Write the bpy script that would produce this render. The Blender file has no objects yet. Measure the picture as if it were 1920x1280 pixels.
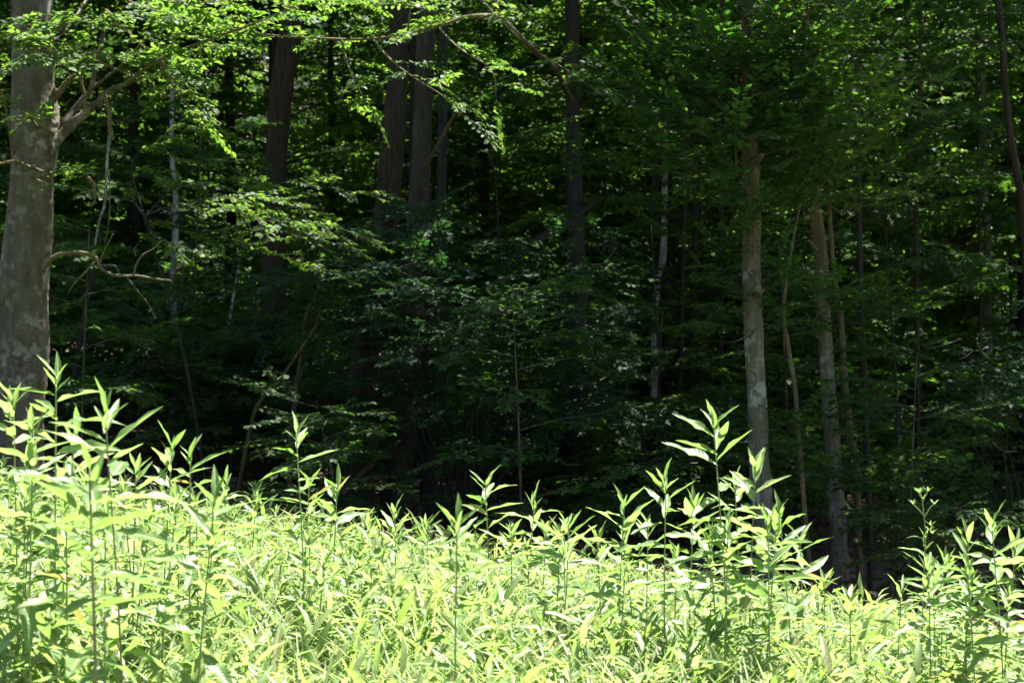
import bpy, math, random
import numpy as np
from mathutils import Vector, Matrix

SC = bpy.context.scene
COL = SC.collection
random.seed(7)
RNG = np.random.default_rng(7)
R = math.radians

# ------------------------------------------------------------------ camera, sky, sun, exposure
CAM_Z = 1.6
FPX = 3500.0                      # focal length in pixels of the 1920 px wide frame
cd = bpy.data.cameras.new('camera')
cd.sensor_width = 36.0
cd.lens = FPX / 1920 * 36.0
cd.clip_start = 0.1
cd.clip_end = 2000
cd.dof.use_dof = True
cd.dof.focus_distance = 8.5
cd.dof.aperture_fstop = 7.1
cam = bpy.data.objects.new('camera', cd)
COL.objects.link(cam)
cam.location = (0, 0, CAM_Z)
cam.rotation_euler = (R(90), 0, 0)
SC.camera = cam

SUN_EL, SUN_AZ = R(66), R(38)     # azimuth measured from +Y (into the picture) towards +X
SDIR = Vector((math.cos(SUN_EL) * math.sin(SUN_AZ), math.cos(SUN_EL) * math.cos(SUN_AZ), math.sin(SUN_EL)))
w = bpy.data.worlds.new('World')
SC.world = w
w.use_nodes = True
nt = w.node_tree
bg = nt.nodes['Background']
sky = nt.nodes.new('ShaderNodeTexSky')
sky.sky_type = 'NISHITA'
sky.sun_disc = False
sky.sun_elevation = SUN_EL
sky.sun_rotation = SUN_AZ
nt.links.new(sky.outputs[0], bg.inputs[0])
bg.inputs[1].default_value = 0.05
sd = bpy.data.lights.new('sun', 'SUN')
sd.energy = 5.0
sd.angle = R(0.53)
sd.color = (1.0, 0.96, 0.89)
sun = bpy.data.objects.new('sun', sd)
COL.objects.link(sun)
sun.location = SDIR * 50
sun.rotation_euler = SDIR.to_track_quat('Z', 'Y').to_euler()

vs = SC.view_settings
vs.view_transform = 'Standard'
vs.look = 'None'
vs.gamma = 1
vs.use_curve_mapping = False
vs.exposure = 2.42
SC.cycles.max_bounces = 8
SC.cycles.transmission_bounces = 4
SC.cycles.diffuse_bounces = 5
SC.cycles.glossy_bounces = 2
SC.cycles.sample_clamp_indirect = 4.0


def at(px, py, Y):
    return Vector(((px - 960) / FPX * Y, Y, CAM_Z - (py - 640) / FPX * Y))


def smooth(a, b, x):
    t = np.clip((x - a) / (b - a), 0, 1)
    return t * t * (3 - 2 * t)


def ground(x, y):
    x = np.asarray(x, float)
    y = np.asarray(y, float)
    tilt = -3.2 * np.tanh(x / 20.0)
    z = tilt * (0.5 + 0.5 * smooth(6, 16, y)) * smooth(-5, 7, y)
    z = z - 0.32 * smooth(11, 18, y)
    z = z + 0.035 * np.clip(y - 20, 0, 30)
    z = z + 0.30 * np.clip(y - 44, 0, 40) * smooth(44, 54, y)
    z = z + 0.05 * np.sin(x * 1.3 + 2) * np.cos(y * 0.9) + 0.03 * np.sin(x * 3.1) * np.sin(y * 2.3 + 1)
    return z


def gz(x, y):
    return float(ground(x, y))


# ------------------------------------------------------------------ materials
def new_mat(name):
    m = bpy.data.materials.new(name)
    m.use_nodes = True
    n = m.node_tree.nodes
    n.clear()
    return m, n, m.node_tree.links


def ramp(n, stops):
    r = n.new('ShaderNodeValToRGB')
    e = r.color_ramp.elements
    e[0].position, e[0].color = stops[0][0], (*stops[0][1], 1)
    e[1].position, e[1].color = stops[-1][0], (*stops[-1][1], 1)
    for p, c in stops[1:-1]:
        q = e.new(p)
        q.color = (*c, 1)
    return r


def leaf_mat(name, refl, trans, rough, tmix, veins=False, spec=0.5, old=None):
    """refl/trans: lists of three colours (dark, mid, light) picked at random leaf by leaf"""
    m, n, L = new_mat(name)
    out = n.new('ShaderNodeOutputMaterial')
    oi = n.new('ShaderNodeObjectInfo')
    at_ = n.new('ShaderNodeAttribute')
    at_.attribute_name = 'rnd'
    add = n.new('ShaderNodeMath')
    add.operation = 'ADD'
    L.new(oi.outputs['Random'], add.inputs[0])
    L.new(at_.outputs['Fac'], add.inputs[1])
    fr = n.new('ShaderNodeMath')
    fr.operation = 'FRACT'
    L.new(add.outputs[0], fr.inputs[0])
    e1 = [(.965, refl[2]), (1, old)] if old else [(1, refl[2])]
    r1 = ramp(n, [(0, refl[0]), (0.5, refl[1])] + e1)
    e2 = [(.965, trans[2]), (1, tuple(v * .9 for v in old))] if old else [(1, trans[2])]
    r2 = ramp(n, [(0, trans[0]), (0.5, trans[1])] + e2)
    L.new(fr.outputs[0], r1.inputs[0])
    L.new(fr.outputs[0], r2.inputs[0])
    tc = n.new('ShaderNodeTexCoord')
    no = n.new('ShaderNodeTexNoise')
    no.inputs['Scale'].default_value = 9.0
    no.inputs['Detail'].default_value = 4
    L.new(tc.outputs['Object'], no.inputs['Vector'])
    c1, c2 = r1.outputs[0], r2.outputs[0]
    mul = n.new('ShaderNodeMixRGB')
    mul.blend_type = 'MULTIPLY'
    mul.inputs[0].default_value = 0.55
    L.new(c1, mul.inputs[1])
    L.new(no.outputs['Color'] if False else no.outputs['Fac'], mul.inputs[2])
    c1 = mul.outputs[0]
    pb = n.new('ShaderNodeBsdfPrincipled')
    pb.inputs['Roughness'].default_value = rough
    pb.inputs['Specular IOR Level'].default_value = spec
    if veins:
        uv = n.new('ShaderNodeUVMap')
        sp = n.new('ShaderNodeSeparateXYZ')
        L.new(uv.outputs[0], sp.inputs[0])
        a = n.new('ShaderNodeMath'); a.operation = 'SUBTRACT'; a.inputs[1].default_value = 0.5
        L.new(sp.outputs[0], a.inputs[0])
        ab = n.new('ShaderNodeMath'); ab.operation = 'ABSOLUTE'
        L.new(a.outputs[0], ab.inputs[0])
        mid = ramp(n, [(0.0, (1, 1, 1)), (0.045, (1, 1, 1)), (0.075, (0, 0, 0))])
        L.new(ab.outputs[0], mid.inputs[0])
        # side veins: v - |u| * k
        k = n.new('ShaderNodeMath'); k.operation = 'MULTIPLY'; k.inputs[1].default_value = 0.28
        L.new(ab.outputs[0], k.inputs[0])
        s = n.new('ShaderNodeMath'); s.operation = 'SUBTRACT'
        L.new(sp.outputs[1], s.inputs[0]); L.new(k.outputs[0], s.inputs[1])
        f = n.new('ShaderNodeMath'); f.operation = 'MULTIPLY'; f.inputs[1].default_value = 95.0
        L.new(s.outputs[0], f.inputs[0])
        si = n.new('ShaderNodeMath'); si.operation = 'SINE'
        L.new(f.outputs[0], si.inputs[0])
        bmp = n.new('ShaderNodeBump')
        bmp.inputs['Strength'].default_value = 0.22
        bmp.inputs['Distance'].default_value = 0.0012
        L.new(si.outputs[0], bmp.inputs['Height'])
        L.new(bmp.outputs[0], pb.inputs['Normal'])
        mm = n.new('ShaderNodeMixRGB')
        L.new(mid.outputs[0], mm.inputs[0])
        L.new(c1, mm.inputs[1])
        mm.inputs[2].default_value = (min(1, refl[2][0] * 1.7), min(1, refl[2][1] * 1.5), refl[2][2] * 2, 1)
        c1 = mm.outputs[0]
    L.new(c1, pb.inputs['Base Color'])
    tr = n.new('ShaderNodeBsdfTranslucent')
    L.new(c2, tr.inputs['Color'])
    mx = n.new('ShaderNodeMixShader')
    mx.inputs[0].default_value = tmix
    L.new(pb.outputs[0], mx.inputs[1])
    L.new(tr.outputs[0], mx.inputs[2])
    L.new(mx.outputs[0], out.inputs[0])
    return m


def bark_mat(name, c_dark, c_mid, c_light, lichen=None, moss=None, streak=8.0, bump=0.6, lich_amt=0.5, moss_amt=0.5, fine=30.0, olive_top=None):
    m, n, L = new_mat(name)
    out = n.new('ShaderNodeOutputMaterial')
    tc = n.new('ShaderNodeTexCoord')
    mp = n.new('ShaderNodeMapping')
    mp.inputs['Scale'].default_value = (streak, streak, 1.2)
    L.new(tc.outputs['Object'], mp.inputs[0])
    n1 = n.new('ShaderNodeTexNoise')
    n1.inputs['Scale'].default_value = 3.0
    n1.inputs['Detail'].default_value = 8
    n1.inputs['Roughness'].default_value = 0.65
    L.new(mp.outputs[0], n1.inputs['Vector'])
    n2 = n.new('ShaderNodeTexNoise')
    n2.inputs['Scale'].default_value = fine
    n2.inputs['Detail'].default_value = 6
    L.new(tc.outputs['Object'], n2.inputs['Vector'])
    r = ramp(n, [(0.3, c_dark), (0.5, c_mid), (0.68, c_light)])
    L.new(n1.outputs['Fac'], r.inputs[0])
    mul = n.new('ShaderNodeMixRGB')
    mul.blend_type = 'OVERLAY'
    mul.inputs[0].default_value = 0.7
    L.new(r.outputs[0], mul.inputs[1])
    L.new(n2.outputs['Fac'], mul.inputs[2])
    c = mul.outputs[0]
    if lichen:
        la = n.new('ShaderNodeTexNoise'); la.inputs['Scale'].default_value = 9.0; la.inputs['Detail'].default_value = 9
        la.inputs['Roughness'].default_value = 0.72
        L.new(tc.outputs['Object'], la.inputs['Vector'])
        lb_ = n.new('ShaderNodeTexNoise'); lb_.inputs['Scale'].default_value = 2.2; lb_.inputs['Detail'].default_value = 3
        L.new(tc.outputs['Object'], lb_.inputs['Vector'])
        ga = ramp(n, [(0.53, (0, 0, 0)), (0.56, (1, 1, 1))])
        L.new(la.outputs['Fac'], ga.inputs[0])
        gb = ramp(n, [(0.40, (.15, .15, .15)), (0.58, (1, 1, 1))])
        L.new(lb_.outputs['Fac'], gb.inputs[0])
        mm = n.new('ShaderNodeMath'); mm.operation = 'MULTIPLY'
        L.new(ga.outputs[0], mm.inputs[0]); L.new(gb.outputs[0], mm.inputs[1])
        m3 = n.new('ShaderNodeMath'); m3.operation = 'MULTIPLY'; m3.inputs[1].default_value = lich_amt
        L.new(mm.outputs[0], m3.inputs[0])
        mx = n.new('ShaderNodeMixRGB')
        L.new(m3.outputs[0], mx.inputs[0])
        L.new(c, mx.inputs[1])
        mx.inputs[2].default_value = (*lichen, 1)
        c = mx.outputs[0]
    if moss:
        n5 = n.new('ShaderNodeTexNoise')
        n5.inputs['Scale'].default_value = 1.6
        n5.inputs['Detail'].default_value = 7
        n5.inputs['Roughness'].default_value = 0.7
        L.new(tc.outputs['Object'], n5.inputs['Vector'])
        g2 = ramp(n, [(0.42, (0, 0, 0)), (0.62, (moss_amt,) * 3)])
        L.new(n5.outputs['Fac'], g2.inputs[0])
        mx = n.new('ShaderNodeMixRGB')
        L.new(g2.outputs[0], mx.inputs[0])
        L.new(c, mx.inputs[1])
        mx.inputs[2].default_value = (*moss, 1)
        c = mx.outputs[0]
    if olive_top:  # olive tint multiplied in, stronger towards the top of the trunk
        sz = n.new('ShaderNodeSeparateXYZ')
        L.new(tc.outputs['Object'], sz.inputs[0])
        nz = n.new('ShaderNodeTexNoise'); nz.inputs['Scale'].default_value = 5; nz.inputs['Detail'].default_value = 6
        L.new(tc.outputs['Object'], nz.inputs['Vector'])
        az = n.new('ShaderNodeMath'); az.operation = 'MULTIPLY_ADD'; az.inputs[1].default_value = 1.6
        L.new(nz.outputs['Fac'], az.inputs[0]); L.new(sz.outputs[2], az.inputs[2])
        mz = n.new('ShaderNodeMapRange'); mz.inputs['From Min'].default_value = 3.0; mz.inputs['From Max'].default_value = 4.1
        mz.inputs['To Max'].default_value = .85
        L.new(az.outputs[0], mz.inputs['Value'])
        mx = n.new('ShaderNodeMixRGB'); mx.blend_type = 'MULTIPLY'
        L.new(mz.outputs[0], mx.inputs[0]); L.new(c, mx.inputs[1])
        mx.inputs[2].default_value = (*olive_top, 1)
        c = mx.outputs[0]
    pb = n.new('ShaderNodeBsdfPrincipled')
    pb.inputs['Roughness'].default_value = 0.85
    pb.inputs['Specular IOR Level'].default_value = 0.25
    L.new(c, pb.inputs['Base Color'])
    b = n.new('ShaderNodeBump')
    b.inputs['Strength'].default_value = bump
    b.inputs['Distance'].default_value = 0.02
    L.new(n1.outputs['Fac'], b.inputs['Height'])
    b2 = n.new('ShaderNodeBump')
    b2.inputs['Strength'].default_value = bump * 0.6
    b2.inputs['Distance'].default_value = 0.006
    L.new(n2.outputs['Fac'], b2.inputs['Height'])
    L.new(b.outputs[0], b2.inputs['Normal'])
    L.new(b2.outputs[0], pb.inputs['Normal'])
    L.new(pb.outputs[0], out.inputs[0])
    return m


M = {}
M['meadow'] = leaf_mat('meadow_leaf', [(.10, .19, .045), (.15, .25, .065), (.21, .30, .09)],
                       [(.20, .36, .06), (.28, .45, .10), (.35, .50, .14)], 0.48, 0.42, veins=True, spec=.45, old=(.30, .26, .06))
M['cover'] = leaf_mat('cover_leaf', [(.13, .22, .055), (.19, .29, .08), (.29, .34, .14)],
                      [(.24, .38, .07), (.33, .46, .11), (.40, .49, .17)], 0.5, 0.44, spec=.4, old=(.36, .27, .13))
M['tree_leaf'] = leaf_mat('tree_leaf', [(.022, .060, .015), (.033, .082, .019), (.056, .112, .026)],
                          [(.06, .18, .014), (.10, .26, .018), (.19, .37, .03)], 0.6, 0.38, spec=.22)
M['sunlit_leaf'] = leaf_mat('sunlit_leaf', [(.038, .095, .018), (.06, .128, .024), (.09, .16, .032)],
                           [(.12, .26, .025), (.19, .36, .035), (.29, .44, .06)], 0.6, 0.42, spec=.22)  # lighter leaf green, the brightness of sunlit foliage put into the colour
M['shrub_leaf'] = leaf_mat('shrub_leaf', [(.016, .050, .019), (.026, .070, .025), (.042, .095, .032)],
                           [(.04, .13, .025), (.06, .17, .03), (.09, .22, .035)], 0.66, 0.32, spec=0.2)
M['dry_leaf'] = leaf_mat('dry_leaf', [(.16, .09, .05), (.24, .15, .10), (.34, .24, .18)],
                         [(.10, .05, .02), (.14, .07, .03), (.18, .10, .05)], 0.7, 0.15, spec=0.2)
M['beech'] = bark_mat('beech_bark', (.036, .028, .020), (.088, .072, .052), (.15, .128, .096), lichen=(.25, .235, .195), moss=(.052, .050, .022),
                      streak=3.2, bump=0.8, lich_amt=0.8, moss_amt=0.8, fine=34)
M['pale'] = bark_mat('pale_bark', (.05, .042, .032), (.13, .118, .10), (.25, .235, .215), lichen=(.38, .38, .35), moss=(.085, .078, .03),
                     streak=24.0, bump=1.0, lich_amt=0.7, moss_amt=0.8, fine=50, olive_top=(.75, .55, .22))
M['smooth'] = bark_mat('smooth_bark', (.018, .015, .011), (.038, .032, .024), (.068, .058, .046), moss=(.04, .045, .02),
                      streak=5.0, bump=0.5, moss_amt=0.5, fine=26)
M['olive'] = bark_mat('olive_bark', (.05, .038, .02), (.10, .078, .04), (.17, .13, .07), lichen=(.25, .24, .18), moss=(.09, .09, .03),
                      streak=18.0, bump=0.9, lich_amt=0.3, moss_amt=0.6, fine=50)
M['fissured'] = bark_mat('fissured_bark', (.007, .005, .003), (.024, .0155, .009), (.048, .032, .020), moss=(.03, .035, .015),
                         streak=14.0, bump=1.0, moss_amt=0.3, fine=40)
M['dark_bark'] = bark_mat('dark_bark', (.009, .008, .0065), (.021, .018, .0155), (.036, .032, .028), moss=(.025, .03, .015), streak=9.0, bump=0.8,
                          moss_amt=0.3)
M['grey_bark'] = bark_mat('grey_bark', (.05, .045, .042), (.10, .092, .085), (.20, .19, .18), lichen=(.42, .42, .38), streak=7.0, bump=0.6)
M['dappled_bark'] = bark_mat('sun_dappled_bark', (.07, .065, .06), (.26, .24, .23), (.5, .47, .45), lichen=(.6, .57, .55), streak=3.0, bump=0.4, lich_amt=.8, fine=20)  # pale bark; the bright patches are sun dapples put into the colour
M['twig'] = bark_mat('twig_bark', (.035, .03, .02), (.07, .06, .045), (.13, .115, .09), streak=8.0, bump=0.3)
M['yellow_twig'] = bark_mat('moss_twig', (.035, .028, .011), (.07, .056, .022), (.115, .09, .038), streak=8.0, bump=0.5)


def stem_mat(name, a, b):
    m, n, L = new_mat(name)
    out = n.new('ShaderNodeOutputMaterial')
    tc = n.new('ShaderNodeTexCoord')
    no = n.new('ShaderNodeTexNoise')
    no.inputs['Scale'].default_value = 7
    L.new(tc.outputs['Object'], no.inputs['Vector'])
    r = ramp(n, [(0.35, a), (0.65, b)])
    L.new(no.outputs['Fac'], r.inputs[0])
    pb = n.new('ShaderNodeBsdfPrincipled')
    pb.inputs['Roughness'].default_value = 0.5
    L.new(r.outputs[0], pb.inputs['Base Color'])
    L.new(pb.outputs[0], out.inputs[0])
    return m


M['stem_green'] = stem_mat('green_stem', (.15, .21, .06), (.24, .29, .11))
M['stem_red'] = stem_mat('reddish_stem', (.13, .085, .06), (.21, .17, .09))
M['straw'] = stem_mat('straw', (.35, .29, .16), (.45, .40, .24))


def ground_mat():
    m, n, L = new_mat('earth_and_litter')
    out = n.new('ShaderNodeOutputMaterial')
    tc = n.new('ShaderNodeTexCoord')
    sp = n.new('ShaderNodeSeparateXYZ')
    L.new(tc.outputs['Object'], sp.inputs[0])
    n1 = n.new('ShaderNodeTexNoise'); n1.inputs['Scale'].default_value = 0.8; n1.inputs['Detail'].default_value = 6
    L.new(tc.outputs['Object'], n1.inputs['Vector'])
    n2 = n.new('ShaderNodeTexVoronoi'); n2.inputs['Scale'].default_value = 14
    L.new(tc.outputs['Object'], n2.inputs['Vector'])
    n3 = n.new('ShaderNodeTexNoise'); n3.inputs['Scale'].default_value = 25; n3.inputs['Detail'].default_value = 8
    L.new(tc.outputs['Object'], n3.inputs['Vector'])
    lit = ramp(n, [(0.0, (.07, .045, .03)), (0.5, (.15, .10, .07)), (1.0, (.27, .19, .14))])
    L.new(n2.outputs['Color'], lit.inputs[0])
    mu = n.new('ShaderNodeMixRGB'); mu.blend_type = 'MULTIPLY'; mu.inputs[0].default_value = 0.7
    L.new(lit.outputs[0], mu.inputs[1]); L.new(n3.outputs['Fac'], mu.inputs[2])
    med = ramp(n, [(0.3, (.05, .075, .02)), (0.7, (.10, .12, .04))])
    L.new(n3.outputs['Fac'], med.inputs[0])
    a = n.new('ShaderNodeMath'); a.operation = 'MULTIPLY_ADD'; a.inputs[1].default_value = 3.0
    L.new(n1.outputs['Fac'], a.inputs[0]); L.new(sp.outputs[1], a.inputs[2])
    mr = n.new('ShaderNodeMapRange')
    mr.inputs['From Min'].default_value = 14.0; mr.inputs['From Max'].default_value = 15.5
    L.new(a.outputs[0], mr.inputs['Value'])
    mx = n.new('ShaderNodeMixRGB')
    L.new(mr.outputs[0], mx.inputs[0]); L.new(med.outputs[0], mx.inputs[1]); L.new(mu.outputs[0], mx.inputs[2])
    pb = n.new('ShaderNodeBsdfPrincipled'); pb.inputs['Roughness'].default_value = 0.9
    L.new(mx.outputs[0], pb.inputs['Base Color'])
    b = n.new('ShaderNodeBump'); b.inputs['Strength'].default_value = 0.8; b.inputs['Distance'].default_value = 0.04
    L.new(n2.outputs['Distance'], b.inputs['Height'])
    L.new(b.outputs[0], pb.inputs['Normal'])
    L.new(pb.outputs[0], out.inputs[0])
    return m


M['ground'] = ground_mat()


# ------------------------------------------------------------------ mesh helpers
def make_mesh(name, V, groups, mats, rnd=None, uv=None, smooth_=True):
    """groups: list of (faces (n,k) int array, material index)"""
    me = bpy.data.meshes.new(name)
    V = np.asarray(V, np.float32)
    me.vertices.add(len(V))
    me.vertices.foreach_set('co', V.ravel())
    groups = [(np.asarray(f, np.int32), m) for f, m in groups if len(f)]
    nl = sum(f.size for f, m in groups)
    npoly = sum(len(f) for f, m in groups)
    me.loops.add(nl)
    me.polygons.add(npoly)
    vi = np.concatenate([f.ravel() for f, m in groups])
    me.loops.foreach_set('vertex_index', vi)
    tot = np.concatenate([np.full(len(f), f.shape[1], np.int32) for f, m in groups])
    st = np.concatenate([[0], np.cumsum(tot)[:-1]]).astype(np.int32)
    me.polygons.foreach_set('loop_start', st)
    me.polygons.foreach_set('material_index', np.concatenate([np.full(len(f), m, np.int32) for f, m in groups]))
    me.polygons.foreach_set('use_smooth', np.full(npoly, smooth_, bool))
    for m in mats:
        me.materials.append(m)
    if rnd is not None:
        a = me.attributes.new('rnd', 'FLOAT', 'POINT')
        a.data.foreach_set('value', np.asarray(rnd, np.float32))
    if uv is not None:
        l = me.uv_layers.new(name='UVMap')
        l.data.foreach_set('uv', np.asarray(uv, np.float32)[vi].ravel())
    me.update(calc_edges=True)
    return me


def link(name, data, parent=None, kind=None, mat=None):
    o = bpy.data.objects.new(name, data)
    COL.objects.link(o)
    if parent is not None:
        o.parent = parent
    if kind:
        o['kind'] = kind
    if mat is not None:
        o.matrix_basis = mat
    return o


def thing(name, label, cat, loc, group=None):
    o = bpy.data.objects.new(name, None)
    o.empty_display_size = 0.2
    COL.objects.link(o)
    o.location = loc
    o['label'] = label
    o['category'] = cat
    if group:
        o['group'] = group
    return o


def catmull(P, n):
    P = [Vector(p) for p in P]
    if len(P) == 2:
        return [P[0].lerp(P[1], i / n) for i in range(n + 1)]
    Q = [P[0] * 2 - P[1]] + P + [P[-1] * 2 - P[-2]]
    out = []
    segs = len(P) - 1
    for i in range(segs):
        a, b, c, d = Q[i:i + 4]
        k = max(2, n // segs)
        for j in range(k):
            t = j / k
            out.append(0.5 * ((2 * b) + (c - a) * t + (2 * a - 5 * b + 4 * c - d) * t * t + (3 * b - a - 3 * c + d) * t ** 3))
    out.append(P[-1].copy())
    return out


def tube_arrays(P, rad, sides=8, rough=0.0, seed=0, ridges=0):
    """P list of Vectors, rad list -> V, F(quads)"""
    P = np.array([tuple(p) for p in P])
    rad = np.asarray(rad, float)
    n = len(P)
    T = np.gradient(P, axis=0)
    T /= np.linalg.norm(T, axis=1)[:, None] + 1e-9
    ref = np.array([0, 1.0, 0]) if abs(T[0, 2]) > 0.6 else np.array([0, 0, 1.0])
    A = np.cross(T, ref)
    A /= np.linalg.norm(A, axis=1)[:, None] + 1e-9
    B = np.cross(T, A)
    th = np.linspace(0, 2 * np.pi, sides, endpoint=False)
    rg = np.random.default_rng(seed + 11)
    k = np.ones((n, sides))
    if rough:
        cum = np.concatenate([[0], np.cumsum(np.linalg.norm(np.diff(P, axis=0), axis=1))])
        for _ in range(7):
            f = rg.uniform(1, 9)
            q = rg.integers(1, 5)
            k += rough * 0.35 * np.sin(cum[:, None] * f + q * th[None] + rg.uniform(0, 6.3))
        k += rough * 0.35 * rg.standard_normal((n, sides))
    if ridges:
        cum = np.concatenate([[0], np.cumsum(np.linalg.norm(np.diff(P, axis=0), axis=1))])
        k += 0.05 * np.sin(ridges * th[None] + 2.0 * np.sin(cum[:, None] * 3.1) + 1.2 * np.sin(cum[:, None] * 7.7))
    V = P[:, None] + (rad[:, None] * k)[:, :, None] * (np.cos(th)[None, :, None] * A[:, None] + np.sin(th)[None, :, None] * B[:, None])
    V = V.reshape(-1, 3)
    i = np.arange(n - 1)[:, None] * sides
    j = np.arange(sides)[None]
    j2 = (j + 1) % sides
    F = np.stack([i + j, i + j2, i + sides + j2, i + sides + j], -1).reshape(-1, 4)
    # close the far end with a point
    tip = len(V)
    V = np.vstack([V, P[-1] + T[-1] * rad[-1] * 0.5])
    e = (n - 1) * sides
    Ft = np.stack([e + np.arange(sides), e + (np.arange(sides) + 1) % sides, np.full(sides, tip)], -1)
    return V, F, Ft


def tube_obj(name, P, rad, mat, parent, sides=8, rough=0.0, seed=0, ridges=0, origin=(0, 0, 0)):
    o3 = Vector(origin)
    V, F, Ft = tube_arrays([Vector(p) - o3 for p in P], rad, sides, rough, seed, ridges)
    me = make_mesh(name, V, [(F, 0), (Ft, 0)], [mat])
    return link(name, me, parent)


# forest leaf: 7 points, 6 triangles
LEAF7 = np.array([[0, 0, 0], [.28, .28, .05], [.66, .25, .03], [1, 0, -.12], [.66, -.25, .03], [.28, -.28, .05], [.52, 0, 0]])
LEAF7F = np.array([[0, 6, 1], [1, 6, 2], [2, 6, 3], [3, 6, 4], [4, 6, 5], [5, 6, 0]])


def leaf_arrays(P, D, N, S, tpl=LEAF7, tf=LEAF7F, aspect=1.0):
    P, D, N, S = map(np.asarray, (P, D, N, S))
    D = D / (np.linalg.norm(D, axis=1)[:, None] + 1e-9)
    B = np.cross(N, D)
    B /= np.linalg.norm(B, axis=1)[:, None] + 1e-9
    N2 = np.cross(D, B)
    t = tpl
    V = P[:, None] + S[:, None, None] * (t[None, :, 0:1] * D[:, None] + aspect * t[None, :, 1:2] * B[:, None] + t[None, :, 2:3] * N2[:, None])
    k = len(t)
    F = (np.arange(len(P)) * k)[:, None, None] + tf[None]
    return V.reshape(-1, 3), F.reshape(-1, tf.shape[1])


def unit(v):
    v = np.asarray(v, float)
    return v / (np.linalg.norm(v, axis=-1, keepdims=True) + 1e-9)


def spray_template(seed, L=0.6, leaf=0.092, gap=0.042, jitter=0.35, arch=0.25, side=0.30):
    """flat layered twig with alternate leaves, base at origin, along +X, facing +Z"""
    g = np.random.default_rng(seed)
    P, D, N, S, TW = [], [], [], [], []

    def run(p0, d0, ln, r, lvl):
        steps = max(2, int(ln / gap))
        p = np.array(p0, float)
        d = unit(d0)
        s = 1
        for i in range(steps):
            t = i / steps
            q = p + d * gap
            TW.append((p.copy(), q.copy(), r * (1 - 0.6 * t)))
            if lvl == 0 and i > 0 and i % 2 == 0:
                a = s * g.uniform(.7, 1.0)
                dd = np.array([d[0] * math.cos(a) - d[1] * math.sin(a), d[0] * math.sin(a) + d[1] * math.cos(a), d[2] + g.uniform(-.1, .15)])
                run(q, dd, side * (1 - .75 * t) * g.uniform(.7, 1.2) * L / 0.6, r * .6, 1)
                s = -s
            else:
                a = s * g.uniform(.75, 1.15)
                dd = np.array([d[0] * math.cos(a) - d[1] * math.sin(a), d[0] * math.sin(a) + d[1] * math.cos(a), d[2] - .15 + g.normal() * jitter * .6])
                if g.random() > 0.12:
                    P.append(q.copy()); D.append(unit(dd))
                    N.append(unit(np.array([g.normal() * jitter, g.normal() * jitter, 1.0])))
                    S.append(leaf * g.uniform(.65, 1.15))
                s = -s
            p = q
            d = unit(d + np.array([0, g.normal() * .05, -arch * gap * 2 + g.normal() * .05]))
        P.append(p.copy()); D.append(d); N.append(unit(np.array([g.normal() * .2, g.normal() * .2, 1.0]))); S.append(leaf * g.uniform(.8, 1.1))

    run([0, 0, 0], [1, 0, .12], L, 0.0035, 0)
    A = np.array([t[0] for t in TW]); B = np.array([t[1] for t in TW]); r = np.array([t[2] for t in TW])
    return dict(P=np.array(P), D=np.array(D), N=np.array(N), S=np.array(S), A=A, B=B, r=r)


SPR = [spray_template(100 + i) for i in range(6)]
SPR_BIG = [spray_template(200 + i, L=.8, leaf=.12, gap=.055) for i in range(5)]
SPR_SHRUB = [spray_template(300 + i, L=.50, leaf=.085, gap=.042, jitter=.42, arch=.1) for i in range(6)]
SPR_ARCH = [spray_template(400 + i, L=.55, leaf=.12, gap=.045, jitter=.25, arch=-.35, side=.12) for i in range(5)]
SPR_LOOSE = [spray_template(600 + i, L=.6, leaf=.115, gap=.05, jitter=.75, arch=.45, side=.34) for i in range(6)]
SPR_THIN = [spray_template(500 + i, L=.55, leaf=.075, gap=.05, jitter=.3) for i in range(5)]


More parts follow.
